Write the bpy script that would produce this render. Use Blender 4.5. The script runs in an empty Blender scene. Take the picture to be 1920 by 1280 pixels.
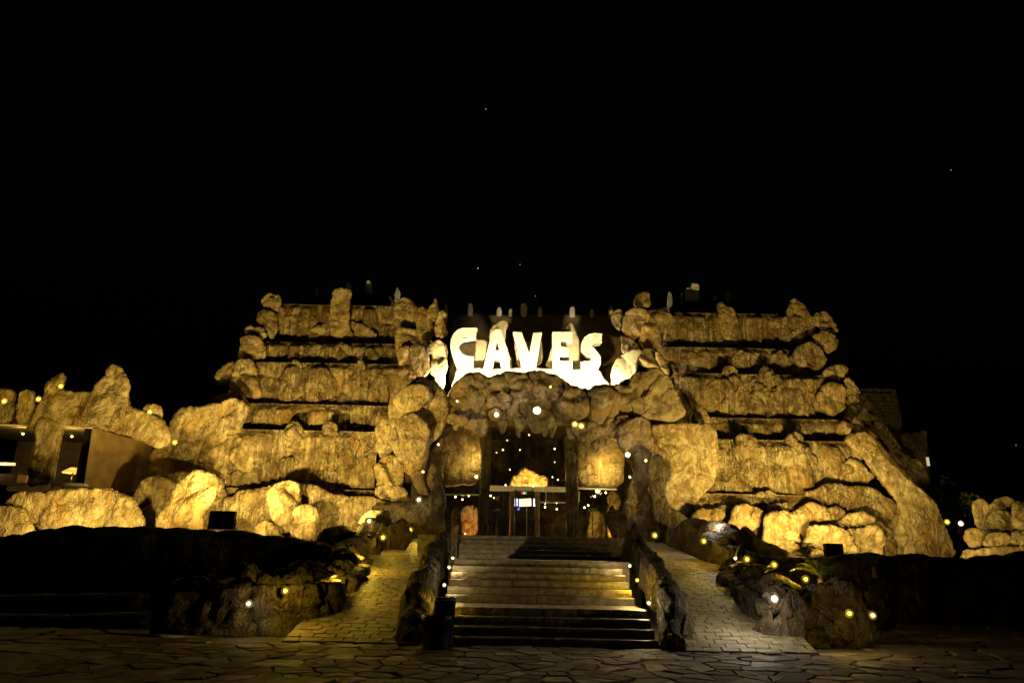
import bpy, math, random
import numpy as np

# ------------------------------------------------------------------ camera, world, exposure
SC = bpy.context.scene
COL = SC.collection
H, TILT, ROLL, F = 1.4, math.radians(17.35), 0.02, 1280.0
_c, _s = math.cos(TILT), math.sin(TILT)
FW = np.array((0.0, _c, _s)); R0 = np.array((1.0, 0, 0)); U0 = np.array((0.0, -_s, _c))
RT = R0 * math.cos(ROLL) + U0 * math.sin(ROLL)
UP = U0 * math.cos(ROLL) - R0 * math.sin(ROLL)
CAM = np.array((0.0, 0.0, H))

cam = bpy.data.objects.new("camera", bpy.data.cameras.new("camera"))
COL.objects.link(cam)
from mathutils import Matrix, Vector
m = Matrix.Identity(4)
for i in range(3):
    m[i][0], m[i][1], m[i][2] = RT[i], UP[i], -FW[i]
m[2][3] = H
cam.matrix_world = m
cam.data.sensor_width = 36.0
cam.data.lens = 24.0
cam.data.clip_start = 0.1
cam.data.clip_end = 3000.0
SC.camera = cam

world = bpy.data.worlds.new("World")
SC.world = world
world.use_nodes = True
wn = world.node_tree
bg = wn.nodes["Background"]
sky = wn.nodes.new("ShaderNodeTexSky")
sky.sky_type = 'NISHITA'
sky.sun_disc = False
sky.sun_elevation = math.radians(-4.0)
sky.sun_rotation = math.radians(170)
wn.links.new(sky.outputs[0], bg.inputs[0])
bg.inputs[1].default_value = 0.035

SC.view_settings.view_transform = 'Standard'
SC.view_settings.look = 'None'
SC.view_settings.gamma = 1.0
SC.view_settings.use_curve_mapping = False
SC.view_settings.exposure = 0.0
SC.render.engine = 'CYCLES'
SC.cycles.use_denoising = True
try:
    SC.cycles.denoiser = 'OPENIMAGEDENOISE'
except Exception:
    pass
SC.cycles.max_bounces = 5
SC.cycles.diffuse_bounces = 2
SC.cycles.glossy_bounces = 2
SC.cycles.transmission_bounces = 4
SC.cycles.transparent_max_bounces = 6
SC.cycles.sample_clamp_indirect = 4.0
SC.cycles.caustics_reflective = False
SC.cycles.caustics_refractive = False
SC.cycles.use_light_tree = True

WARM = (1.0, 0.73, 0.19)
GOLD = (1.0, 0.66, 0.05)
CREAM = (1.0, 0.80, 0.42)
WHITE = (1.0, 0.90, 0.72)
rng = random.Random(7)


def P(px, py, Y):
    """world point on the vertical plane at distance Y that a survey sight line (px, py) meets"""
    d = FW + RT * ((px - 960.0) / F) + UP * ((640.0 - py) / F)
    return CAM + d * (Y / d[1])


def px_per_m(Y):
    return F / (Y * _c + 4 * _s)


# ------------------------------------------------------------------ noise
def _hash(ix, iy, iz, k):
    h = (ix.astype(np.int64) * 374761393 + iy.astype(np.int64) * 668265263 + iz.astype(np.int64) * 2147483647 + k * 1274126177) & 0xFFFFFFFF
    h = ((h ^ (h >> 13)) * 1274126177) & 0xFFFFFFFF
    h = ((h ^ (h >> 15)) * 2246822519) & 0xFFFFFFFF
    return ((h ^ (h >> 16)) & 0xFFFFFF) / float(0xFFFFFF)


def vnoise(p, k=0):
    i = np.floor(p); f = p - i
    u = f * f * f * (f * (f * 6 - 15) + 10)
    r = 0.0
    for dx in (0, 1):
        wx = u[:, 0] if dx else 1 - u[:, 0]
        for dy in (0, 1):
            wy = u[:, 1] if dy else 1 - u[:, 1]
            for dz in (0, 1):
                wz = u[:, 2] if dz else 1 - u[:, 2]
                r = r + wx * wy * wz * _hash(i[:, 0] + dx, i[:, 1] + dy, i[:, 2] + dz, k)
    return r - 0.5


def fbm(p, octv=4, k=0):
    r, a = 0.0, 1.0
    for o in range(octv):
        r = r + a * vnoise(p * (2.03 ** o) + o * 17.3, k + o)
        a *= 0.5
    return r


def ridged(p, octv=3, k=0):
    r, a = 0.0, 1.0
    for o in range(octv):
        r = r + a * (0.5 - 2.0 * np.abs(vnoise(p * (2.1 ** o) + o * 9.7, k + o)))
        a *= 0.5
    return r


def facet(p, k=0, steep=1.6, crev=0.30):
    """chipped-rock facets: the upper envelope of one tilted plane per random cell, with creases where two meet"""
    i = np.floor(p)
    best = np.full(len(p), -9.0); sec = np.full(len(p), -9.0)
    for dx in (-1, 0, 1):
        for dy in (-1, 0, 1):
            for dz in (-1, 0, 1):
                cx, cy, cz = i[:, 0] + dx, i[:, 1] + dy, i[:, 2] + dz
                h1, h2, h3 = _hash(cx, cy, cz, k), _hash(cx, cy, cz, k + 1), _hash(cx, cy, cz, k + 2)
                vx, vy, vz = p[:, 0] - cx - h1, p[:, 1] - cy - h2, p[:, 2] - cz - h3
                g1, g2 = _hash(cx, cy, cz, k + 3) - .5, _hash(cx, cy, cz, k + 4) - .5
                h = g1 * vx * steep + g2 * vz * steep - 0.75 * (vx * vx + vy * vy + vz * vz) + 0.30 * h1
                sec = np.maximum(sec, np.minimum(best, h))
                best = np.maximum(best, h)
    return best + 0.15 - crev * np.exp(-(best - sec) / .07)


def rocknoise(p, size, seed, wrinkle=0.5, stretch=1.0):
    q = p / size
    q = q + 0.25 * np.stack([vnoise(q * 1.7, seed + 50), vnoise(q * 1.7, seed + 60), vnoise(q * 1.7, seed + 70)], 1)
    q = q * np.array((1, 1, stretch))
    return 0.9 * facet(q, seed) + 0.22 * facet(q * 2.1 + 5.1, seed + 7) + 0.5 * fbm(q * 1.1, 3, seed + 20) + wrinkle * 0.17 * ridged(q * np.array((2.6, 2.6, 1.1)), 2, seed + 30)


# ------------------------------------------------------------------ mesh helpers
def root(name, label, cat, loc, group=None):
    o = bpy.data.objects.new(name, None)
    o.empty_display_size = 0.3
    COL.objects.link(o)
    o.location = Vector([float(v) for v in loc])
    o['label'] = label; o['category'] = cat
    if group: o['group'] = group
    return o


def tag(o, label, cat, group=None):
    o['label'] = label; o['category'] = cat
    if group: o['group'] = group
    return o


def base_of(o):
    b = Vector((0, 0, 0))
    while o is not None:
        b += o.location
        o = o.parent
    return np.array(b)


def mk(name, v, f, mat, parent=None, smooth=True, kind=None, origin=None):
    """link ONE mesh object; v are world coordinates"""
    v = np.asarray(v, float)
    off = base_of(parent) if parent is not None else np.zeros(3)
    me = bpy.data.meshes.new(name)
    o = bpy.data.objects.new(name, me)
    if origin is not None:
        origin = np.asarray(origin, float)
        o.location = Vector((origin - off).tolist())
        off = origin
    me.from_pydata((v - off).tolist(), [], f.tolist() if isinstance(f, np.ndarray) else f)
    if mat is not None:
        for mm in (mat if isinstance(mat, (list, tuple)) else [mat]):
            me.materials.append(mm)
    if smooth:
        me.polygons.foreach_set("use_smooth", [True] * len(me.polygons))
    me.update()
    COL.objects.link(o)
    if parent is not None: o.parent = parent
    if kind: o['kind'] = kind
    return o


def normals(v, f):
    f = np.asarray(f)
    if f.shape[1] == 4:
        n = np.cross(v[f[:, 2]] - v[f[:, 0]], v[f[:, 3]] - v[f[:, 1]])
    else:
        n = np.cross(v[f[:, 1]] - v[f[:, 0]], v[f[:, 2]] - v[f[:, 0]])
    r = np.zeros_like(v)
    for k in range(f.shape[1]):
        np.add.at(r, f[:, k], n)
    return r / (np.linalg.norm(r, axis=1, keepdims=True) + 1e-9)


def chaikin(p, n=2, w=.17):
    for _ in range(n):
        q = np.roll(p, -1, 0)
        p = np.stack([p * (1 - w) + q * w, p * w + q * (1 - w)], 1).reshape(-1, 2)
    return p


def sdist(pts, poly):
    a = poly; b = np.roll(poly, -1, 0)
    best = np.full(len(pts), 1e9); near = np.zeros_like(pts); ins = np.zeros(len(pts), bool)
    for k in range(len(a)):
        e = b[k] - a[k]
        t = np.clip(((pts - a[k]) @ e) / (e @ e + 1e-12), 0, 1)
        c = a[k] + t[:, None] * e
        d = np.hypot(*(pts - c).T)
        m_ = d < best
        best[m_] = d[m_]; near[m_] = c[m_]
        if abs(e[1]) > 1e-12:
            y0, y1 = a[k, 1], b[k, 1]
            cr = ((y0 > pts[:, 1]) != (y1 > pts[:, 1])) & (pts[:, 0] < a[k, 0] + (pts[:, 1] - y0) / (y1 - y0) * e[0])
            ins ^= cr
    return np.where(ins, best, -best), near


SEED = [100]


def relief(outline, Y, bulge, back=None, res=0.05, amp=0.10, R=None, tilt=0.0, size=None, wrinkle=0.9, soft=1, edge=0.6, stretch=1.0, chip=9, ragged=0.09, mound=False):
    """a solid stone whose outline seen from the front is given by sight lines on the plane Y; returns verts, quads"""
    SEED[0] += 13
    seed = SEED[0]
    back = bulge * 0.8 if back is None else back
    w = np.array([P(px, py, Y) for px, py in outline])
    poly = chaikin(w[:, [0, 2]], soft)
    lo, hi = poly.min(0), poly.max(0)
    span = float(min(hi - lo))
    if ragged:
        # uneven outline: resample and push each point by noise
        sg = np.hypot(*(np.roll(poly, -1, 0) - poly).T)
        cs = np.concatenate([[0], np.cumsum(sg)])
        m0 = int(np.clip(cs[-1] / max(span * .09, .05), 24, 220))
        ts = np.linspace(0, cs[-1], m0, endpoint=False)
        pc = np.concatenate([poly, poly[:1]])
        poly = np.stack([np.interp(ts, cs, pc[:, 0]), np.interp(ts, cs, pc[:, 1])], 1)
        q3 = np.stack([poly[:, 0], np.full(m0, seed * .37), poly[:, 1]], 1)
        rg = ragged * min(span, 1.2)
        for fq, am in ((2.2 / max(span, .3), 1.0), (6.0 / max(span, .3), .55)):
            poly = poly + rg * am * np.stack([vnoise(q3 * fq, seed), vnoise(q3 * fq, seed + 1)], 1)
        lo, hi = poly.min(0), poly.max(0)
    res = min(res, max(span / 7.0, 0.02))
    gx = np.arange(lo[0] - res, hi[0] + 1.5 * res, res); gz = np.arange(lo[1] - res, hi[1] + 1.5 * res, res)
    nx, nz = len(gx), len(gz)
    X, Z = np.meshgrid(gx, gz, indexing='ij')
    pts = np.stack([X.ravel(), Z.ravel()], 1)
    sd, near = sdist(pts, poly)
    keep = (sd > -0.75 * res).reshape(nx, nz)
    cell = keep[:-1, :-1] & keep[1:, :-1] & keep[1:, 1:] & keep[:-1, 1:]
    idx = np.arange(nx * nz).reshape(nx, nz)
    q = np.stack([idx[:-1, :-1], idx[1:, :-1], idx[1:, 1:], idx[:-1, 1:]], -1)[cell]
    used, inv = np.unique(q, return_inverse=True)
    q = inv.reshape(-1, 4)
    n = len(used)
    # boundary verts of the sheet
    e = np.sort(np.concatenate([q[:, [0, 1]], q[:, [1, 2]], q[:, [2, 3]], q[:, [3, 0]]]), 1)
    ue, cnt = np.unique(e, axis=0, return_counts=True)
    bnd = np.zeros(n, bool); bnd[ue[cnt == 1].ravel()] = True
    p2 = pts[used].copy(); d = np.maximum(sd[used], 0)
    p2[bnd] = near[used][bnd]; d[bnd] = 0
    Rr = .62 * float(d.max()) if R is None else min(R, float(d.max()))
    prof = np.sqrt(np.maximum(0, 1 - (1 - np.minimum(d / (Rr + 1e-9), 1)) ** 2))
    if mound:
        tt = np.minimum(d / (.9 * float(d.max()) + 1e-9), 1)
        prof = .55 * tt * tt * (3 - 2 * tt) + .45 * np.sqrt(tt)
    if chip:
        # chisel the front: no higher than the lowest of a set of tilted planes
        rr = np.random.RandomState(seed)
        cut = np.full(n, 9.0)
        half = (hi - lo) / 2; ctr = (hi + lo) / 2
        for _ in range(chip + int(4 * max(half) / max(min(half), .1))):
            q0 = ctr + half * rr.uniform(-.8, .8, 2)
            g_ = rr.uniform(-1.1, 1.1, 2) / max(min(half), .15)
            cut = np.minimum(cut, rr.uniform(.62, 1.1) + (p2 - q0) @ g_ * .8)
        cut = np.maximum(cut, .12)
        prof = np.where(bnd, 0, np.minimum(prof * 1.05, cut) - .06 * np.exp(-8 * np.abs(prof * 1.05 - cut)) * prof)
    zt = tilt * (p2[:, 1] - lo[1])
    vf = np.stack([p2[:, 0], Y - bulge * prof + zt, p2[:, 1]], 1)
    vb = np.stack([p2[:, 0], Y + back * prof + zt, p2[:, 1]], 1)
    bi = np.arange(n) + n
    bi[bnd] = np.arange(n)[bnd]
    v = np.concatenate([vf, vb]); f = np.concatenate([q, bi[q][:, ::-1]])
    used2, inv2 = np.unique(f, return_inverse=True)
    v = v[used2]; f = inv2.reshape(-1, 4)
    bflag = np.concatenate([bnd, bnd])[used2]
    nr = normals(v, f)
    size = size or max(0.35, span * 0.55)
    dsp = amp * rocknoise(v, size, seed, wrinkle, stretch) * np.where(bflag, edge, 1.0)
    v = v + nr * dsp[:, None]
    return v, f


def join(*parts):
    vs, fs, n = [], [], 0
    for v, f in parts:
        vs.append(np.asarray(v, float))
        fs += [[int(i) + n for i in q] for q in f]
        n += len(v)
    return np.concatenate(vs), fs


def gridmesh(g, closed=False, caps=False):
    """(n, m, 3) -> quads; closed: the m direction wraps"""
    n, m_ = g.shape[:2]
    idx = np.arange(n * m_).reshape(n, m_)
    a = idx if not closed else np.concatenate([idx, idx[:, :1]], 1)
    q = np.stack([a[:-1, :-1], a[1:, :-1], a[1:, 1:], a[:-1, 1:]], -1).reshape(-1, 4)
    return g.reshape(-1, 3), q


def rockwall(tops, zb, thick, res=0.12, amp=0.22, size=0.9, wrinkle=0.6, taper=0.75, stretch=0.7, round_=0.35):
    """a rough wall along the plan of its crest points (px, py, Y); zb: base height (one or a list)"""
    SEED[0] += 13
    t = np.array([P(*p) for p in tops])
    zb = np.full(len(t), zb, float) if np.isscalar(zb) else np.array(zb, float)
    seg = np.hypot(np.diff(t[:, 0]), np.diff(t[:, 1]))
    s = np.concatenate([[0], np.cumsum(seg)])
    n = max(6, int(s[-1] / res))
    ss = np.linspace(0, s[-1], n)
    c = np.stack([np.interp(ss, s, t[:, k]) for k in range(3)], 1)
    b = np.interp(ss, s, zb)
    tx = np.gradient(c[:, 0]); ty = np.gradient(c[:, 1])
    L = np.hypot(tx, ty) + 1e-9
    nx, ny = ty / L, -tx / L
    hmax = float((c[:, 2] - b).max())
    k1 = max(4, int(hmax / res)); k2 = max(3, int(thick / res))
    u = np.concatenate([np.linspace(0, 1, k1, endpoint=False), np.ones(k2), np.linspace(1, 0, k1)])
    w = np.concatenate([np.full(k1, 1.0), np.linspace(1, -1, k2), np.full(k1, -1.0)])
    wid = 0.5 * thick * (1 - (1 - taper) * u) * w
    drop = np.where(u >= 1, -round_ * thick * 0.5 * np.abs(w) ** 3, 0)
    g = np.zeros((n, len(u), 3))
    g[:, :, 0] = c[:, None, 0] + nx[:, None] * wid[None]
    g[:, :, 1] = c[:, None, 1] + ny[:, None] * wid[None]
    g[:, :, 2] = b[:, None] + (c[:, 2] - b)[:, None] * u[None] + drop[None]
    # pinch the ends
    v, f = gridmesh(g)
    f = f.tolist()
    m_ = len(u)
    f.append([i for i in range(m_)]); f.append([(n - 1) * m_ + i for i in range(m_)][::-1])
    q = np.array(f[:-2])
    nr = normals(v, q)
    # make normals point outwards
    ctr = np.repeat(np.stack([c[:, 0], c[:, 1], (c[:, 2] + b) / 2], 1), m_, 0)
    if np.mean(((v - ctr) * nr).sum(1)) < 0:
        nr = -nr; f = [x[::-1] for x in f]
    v = v + nr * (amp * rocknoise(v, size, SEED[0], wrinkle, stretch))[:, None]
    return v, f


def boxv(x0, x1, y0, y1, z0, z1):
    v = [(x, y, z) for x in (x0, x1) for y in (y0, y1) for z in (z0, z1)]
    f = [(0, 1, 3, 2), (4, 6, 7, 5), (0, 4, 5, 1), (2, 3, 7, 6), (0, 2, 6, 4), (1, 5, 7, 3)]
    return np.array(v, float), f


def bevbox(x0, x1, y0, y1, z0, z1, b=0.01):
    """box with chamfered vertical/top edges, 2 rings"""
    r0 = [(x0, y0), (x1, y0), (x1, y1), (x0, y1)]
    r1 = [(x0 + b, y0 + b), (x1 - b, y0 + b), (x1 - b, y1 - b), (x0 + b, y1 - b)]
    v = [(x, y, z0) for x, y in r0] + [(x, y, z1 - b) for x, y in r0] + [(x, y, z1) for x, y in r1]
    f = [(3, 2, 1, 0), (8, 9, 10, 11)]
    for k in range(4):
        j = (k + 1) % 4
        f += [(k, j, 4 + j, 4 + k), (4 + k, 4 + j, 8 + j, 8 + k)]
    return np.array(v, float), f


def tube(path, rad, n=8, cap=True):
    path = np.array(path, float)
    rad = np.full(len(path), rad) if np.isscalar(rad) else np.array(rad)
    g = []
    for i, p in enumerate(path):
        t = path[min(i + 1, len(path) - 1)] - path[max(i - 1, 0)]
        t = t / (np.linalg.norm(t) + 1e-9)
        a = np.cross(t, (0.31, 0.2, 0.93)) if abs(t[2]) < 0.9 else np.cross(t, (0, 1, 0.1))
        a = a / np.linalg.norm(a); b = np.cross(t, a)
        g.append([p + rad[i] * (a * math.cos(2 * math.pi * k / n) + b * math.sin(2 * math.pi * k / n)) for k in range(n)])
    v, f = gridmesh(np.array(g), closed=True)
    f = f.tolist()
    if cap:
        f.append(list(range(n))); f.append([(len(path) - 1) * n + k for k in range(n)][::-1])
    return v, f


def lathe(c, prof, n=16):
    """prof: list of (r, z) ; closed ends when r == 0"""
    g = np.array([[(c[0] + r * math.cos(2 * math.pi * k / n), c[1] + r * math.sin(2 * math.pi * k / n), c[2] + z) for k in range(n)] for r, z in prof])
    v, f = gridmesh(g, closed=True)
    return v, f[:, ::-1].tolist()


def uvball(c, r, n=10, m_=7, sq=(1, 1, 1)):
    return lathe_like(c, r, n, m_, sq)


def lathe_like(c, r, n, m_, sq):
    g = np.array([[(c[0] + sq[0] * r * math.sin(math.pi * j / (m_ - 1)) * math.cos(2 * math.pi * k / n),
                    c[1] + sq[1] * r * math.sin(math.pi * j / (m_ - 1)) * math.sin(2 * math.pi * k / n),
                    c[2] - sq[2] * r * math.cos(math.pi * j / (m_ - 1))) for k in range(n)] for j in range(m_)])
    v, f = gridmesh(g, closed=True)
    return v, f[:, ::-1].tolist()


def extrude(poly_px, Y, depth, holes=()):
    """letter-like solid: front at Y, back at Y + depth, edges slightly rounded (tessellated with mathutils)"""
    from mathutils.geometry import tessellate_polygon
    loops = [np.array([P(x, y, Y) for x, y in lp]) for lp in [poly_px] + list(holes)]
    tri = tessellate_polygon([[Vector(p) for p in lp] for lp in loops])
    fr = np.concatenate(loops); n = len(fr)
    bk = fr + np.array((0, depth, 0))
    v = np.concatenate([fr, bk]); f = []
    for t in tri:
        a, b, c = [fr[i] for i in t]
        t = list(t)
        if np.cross(b - a, c - a)[1] > 0: t = t[::-1]
        f.append(t); f.append([i + n for i in t[::-1]])
    o = 0
    for lp in loops:
        k = len(lp)
        for i in range(k):
            j = (i + 1) % k
            f.append([o + i, o + j, o + j + n, o + i + n])
        o += k
    return v, f


# ------------------------------------------------------------------ materials
def mat_new(name):
    m_ = bpy.data.materials.new(name); m_.use_nodes = True
    return m_, m_.node_tree, m_.node_tree.nodes["Principled BSDF"]


def simple(name, col, rough=0.6, metal=0.0, spec=0.4, var=0.0, scale=12.0, bump=0.0):
    m_, nt, b = mat_new(name)
    b.inputs["Base Color"].default_value = (*col, 1)
    b.inputs["Roughness"].default_value = rough
    b.inputs["Metallic"].default_value = metal
    b.inputs["Specular IOR Level"].default_value = spec
    if var or bump:
        g = nt.nodes.new("ShaderNodeNewGeometry")
        n = nt.nodes.new("ShaderNodeTexNoise"); n.inputs["Scale"].default_value = scale; n.inputs["Detail"].default_value = 6
        nt.links.new(g.outputs["Position"], n.inputs["Vector"])
        if var:
            r = nt.nodes.new("ShaderNodeMapRange")
            r.inputs[1].default_value = .3; r.inputs[2].default_value = .7; r.inputs[3].default_value = 1 - var; r.inputs[4].default_value = 1 + var
            mx = nt.nodes.new("ShaderNodeVectorMath"); mx.operation = 'SCALE'
            mx.inputs[0].default_value = col
            nt.links.new(n.outputs[0], r.inputs[0]); nt.links.new(r.outputs[0], mx.inputs["Scale"]); nt.links.new(mx.outputs[0], b.inputs["Base Color"])
        if bump:
            bp = nt.nodes.new("ShaderNodeBump"); bp.inputs["Strength"].default_value = bump; bp.inputs["Distance"].default_value = .035
            nt.links.new(n.outputs[0], bp.inputs["Height"]); nt.links.new(bp.outputs[0], b.inputs["Normal"])
    return m_


def emis(name, col, strength):
    m_, nt, b = mat_new(name)
    b.inputs["Base Color"].default_value = (*col, 1)
    b.inputs["Emission Color"].default_value = (*col, 1)
    b.inputs["Emission Strength"].default_value = strength
    return m_


def rockmat(name, c1, c2, c3, wet=0.0, streak=0.5, crack=0.6, bump=1.0, sc=1.0):
    """sprayed, hand-carved concrete rock: mottled ochre, darker crack lines, wrinkles and (streak) mineral runs"""
    m_, nt, b = mat_new(name)
    N, L = nt.nodes.new, nt.links.new
    g = N("ShaderNodeNewGeometry")

    def noise(scale, detail=5, vec=None, dist=0.0, rough=.55):
        n = N("ShaderNodeTexNoise"); n.inputs["Scale"].default_value = scale * sc; n.inputs["Detail"].default_value = detail
        n.inputs["Distortion"].default_value = dist; n.inputs["Roughness"].default_value = rough
        L(vec or g.outputs["Position"], n.inputs["Vector"]); return n.outputs[0]

    def rng_(x, a, b_, c, d):
        r = N("ShaderNodeMapRange"); 
        for i, q in enumerate((a, b_, c, d)): r.inputs[i + 1].default_value = q
        L(x, r.inputs[0]); return r.outputs[0]

    def mix(fac, a, b_, mode='MIX'):
        x = N("ShaderNodeMix"); x.data_type = 'RGBA'; x.blend_type = mode
        if isinstance(fac, float): x.inputs[0].default_value = fac
        else: L(fac, x.inputs[0])
        for sck, q in ((6, a), (7, b_)):
            if isinstance(q, tuple): x.inputs[sck].default_value = (*q, 1)
            else: L(q, x.inputs[sck])
        return x.outputs[2]

    big = noise(.7, 5, dist=.6)
    mid = noise(2.6, 7, dist=.8)
    col = mix(rng_(big, .36, .62, 0, 1), c1, c2)
    col = mix(rng_(mid, .47, .66, 0, .9), col, c3)
    # warped coordinates for cracks and wrinkles
    wv = N("ShaderNodeTexNoise"); wv.inputs["Scale"].default_value = 1.6 * sc; wv.inputs["Detail"].default_value = 4
    L(g.outputs["Position"], wv.inputs["Vector"])
    wa = N("ShaderNodeVectorMath"); wa.operation = 'MULTIPLY_ADD'; wa.inputs[1].default_value = (.9, .9, .9)
    L(wv.outputs[1], wa.inputs[0]); L(g.outputs["Position"], wa.inputs[2])
    def crease(scale, vec, width, amt):
        n_ = noise(scale, 3, vec, dist=.9, rough=.5)
        s1 = N("ShaderNodeMath"); s1.operation = 'SUBTRACT'; s1.inputs[1].default_value = .5; L(n_, s1.inputs[0])
        s2 = N("ShaderNodeMath"); s2.operation = 'ABSOLUTE'; L(s1.outputs[0], s2.inputs[0])
        return rng_(s2.outputs[0], 0.0, width, amt, 0)
    mv = N("ShaderNodeMapping"); mv.inputs["Scale"].default_value = (1.5, 1.2, .7); L(wa.outputs[0], mv.inputs["Vector"])
    crk = crease(.75, mv.outputs[0], .022, crack)
    crk2 = crease(1.9, mv.outputs[0], .035, crack * .8)
    msk = rng_(noise(.9, 3), .44, .6, 0, 1)
    cm = N("ShaderNodeMath"); cm.operation = 'MULTIPLY'; L(crk2, cm.inputs[0]); L(msk, cm.inputs[1])
    msk2 = rng_(noise(.5, 2), .42, .55, 0, 1)
    cm0 = N("ShaderNodeMath"); cm0.operation = 'MULTIPLY'; L(crk, cm0.inputs[0]); L(msk2, cm0.inputs[1])
    ca = N("ShaderNodeMath"); ca.operation = 'MAXIMUM'; L(cm0.outputs[0], ca.inputs[0]); L(cm.outputs[0], ca.inputs[1])
    blot = noise(1.25, 6, dist=1.2, rough=.62)
    col = mix(rng_(blot, .50, .60, 0, .75), col, (c3[0] * .62, c3[1] * .55, c3[2] * .42))
    mott = noise(3.6, 6, mv.outputs[0], dist=1.0, rough=.65)
    col = mix(rng_(mott, .50, .62, 0, .72), col, (c3[0] * .8, c3[1] * .7, c3[2] * .5))
    col = mix(rng_(mott, .34, .46, .4, 0), col, (min(1, c1[0] * 1.2), min(1, c1[1] * 1.2), c1[2] * 1.15))
    rust = noise(.85, 5, mv.outputs[0], dist=.8)
    col = mix(rng_(rust, .53, .64, 0, .6), col, (c2[0] * .95, c2[1] * .72, c2[2] * .38))
    dark = (c3[0] * .35, c3[1] * .32, c3[2] * .3)
    col = mix(ca.outputs[0], col, dark)
    hgt = None
    if streak:
        mp = N("ShaderNodeMapping"); mp.inputs["Scale"].default_value = (7, 2, .28)
        L(g.outputs["Position"], mp.inputs["Vector"])
        st = noise(1.0, 5, mp.outputs[0], rough=.65)
        col = mix(rng_(st, .50, .66, 0, streak), col, (c3[0] * .55, c3[1] * .52, c3[2] * .5))
        mp2 = N("ShaderNodeMapping"); mp2.inputs["Scale"].default_value = (15, 3, .3); mp2.inputs["Location"].default_value = (3, 5, 7)
        L(g.outputs["Position"], mp2.inputs["Vector"])
        st2 = noise(1.0, 4, mp2.outputs[0])
        col = mix(rng_(st2, .595, .70, 0, streak * .75), col, (.58, .52, .40))
        if wet:
            L(rng_(st, .40, .62, .85, .85 - wet), b.inputs["Roughness"])
    if not (streak and wet):
        b.inputs["Roughness"].default_value = .85 - wet
    b.inputs["Specular IOR Level"].default_value = .3
    L(col, b.inputs["Base Color"])
    fine = noise(6.5, 7, rough=.6)
    wr0 = noise(.8, 5, mv.outputs[0], dist=1.1, rough=.58)
    wr1 = N("ShaderNodeMath"); wr1.operation = 'SUBTRACT'; wr1.inputs[1].default_value = .5; L(wr0, wr1.inputs[0])
    wr2 = N("ShaderNodeMath"); wr2.operation = 'ABSOLUTE'; L(wr1.outputs[0], wr2.inputs[0])
    wr3 = rng_(wr2.outputs[0], 0, .14, 0, 1)
    wrm = N("ShaderNodeMath"); wrm.operation = 'MULTIPLY'; L(wr3, wrm.inputs[0]); L(rng_(noise(.65, 3), .40, .62, .25, 1), wrm.inputs[1])
    soft_ = noise(2.4, 5, mv.outputs[0], dist=.6)
    wra = N("ShaderNodeMath"); wra.operation = 'MULTIPLY_ADD'; wra.inputs[1].default_value = .55; L(soft_, wra.inputs[0]); L(wrm.outputs[0], wra.inputs[2])
    wr = wra.outputs[0]
    a1 = N("ShaderNodeMath"); a1.operation = 'MULTIPLY_ADD'; a1.inputs[1].default_value = .16; L(fine, a1.inputs[0]); L(wr, a1.inputs[2])
    a2 = N("ShaderNodeMath"); a2.operation = 'MULTIPLY_ADD'; a2.inputs[1].default_value = -.5; L(ca.outputs[0], a2.inputs[0]); L(a1.outputs[0], a2.inputs[2])
    bp = N("ShaderNodeBump"); bp.inputs["Strength"].default_value = min(1.0, .85 * bump); bp.inputs["Distance"].default_value = .17
    L(a2.outputs[0], bp.inputs["Height"]); L(bp.outputs[0], b.inputs["Normal"])
    return m_


M = {}
M['rock'] = rockmat("carved_rock", (.47, .375, .22), (.37, .275, .14), (.22, .15, .065), streak=.35, crack=.8, bump=.75)
M['wetrock'] = rockmat("waterfall_rock", (.38, .30, .17), (.28, .20, .095), (.15, .098, .04), wet=.4, streak=.8)
M['pale'] = rockmat("pale_rock", (.46, .37, .23), (.38, .29, .16), (.25, .175, .085), streak=.1, crack=.7, bump=.75)
M['dark'] = rockmat("shaded_rock", (.15, .115, .07), (.10, .075, .045), (.055, .04, .024), streak=.3)  # darker rock copy; shade of unlit stone is put into its colour
M['arch'] = rockmat("arch_rock", (.33, .26, .155), (.26, .195, .11), (.18, .13, .07), streak=.1, crack=.45, bump=.8)
M['bark'] = rockmat("gnarled_rock", (.17, .13, .08), (.12, .09, .05), (.06, .045, .026), streak=.7, sc=1.8)
M['brown'] = simple("brown_panel", (.19, .12, .045), .7, var=.25, scale=3, bump=.2)
M['plaster'] = simple("white_plaster", (.78, .74, .64), .8, var=.08, scale=5, bump=.25)
M['cream'] = simple("cream_plaster", (.62, .54, .36), .85, var=.15, scale=4, bump=.4)
M['metal'] = simple("dark_metal", (.03, .03, .032), .4, .8)
M['black'] = simple("black_plastic", (.012, .012, .013), .45)
M['alu'] = simple("aluminium", (.55, .53, .48), .4, .6)
M['wood'] = simple("wood_post", (.22, .13, .06), .7, var=.35, scale=9, bump=.4)
M['stone'] = simple("step_stone", (.27, .215, .13), .5, var=.45, scale=7, bump=1.0)
M['paver'] = simple("ramp_paver", (.26, .21, .13), .6, var=.45, scale=6, bump=1.0)
M['joint'] = simple("joint_mortar", (.085, .068, .045), .9, var=.3, scale=6, bump=.4)
M['soil'] = simple("dark_soil", (.06, .045, .03), .95, var=.4, scale=4, bump=.8)
M['dish'] = simple('halo_dish_face', (.05, .042, .025), .5)  # dim face of the added dish that glows like a halo
M['leaf'] = simple("palm_leaf", (.10, .11, .03), .5, var=.3, scale=3)
M['cloth'] = simple("dark_cloth", (.012, .012, .014), .85)
M['skin'] = simple("skin", (.38, .22, .14), .6)
M['hair'] = simple("hair", (.015, .01, .008), .6)
M['thatch'] = simple("roof_render", (.16, .12, .075), .9, var=.3, scale=3, bump=.6)

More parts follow.
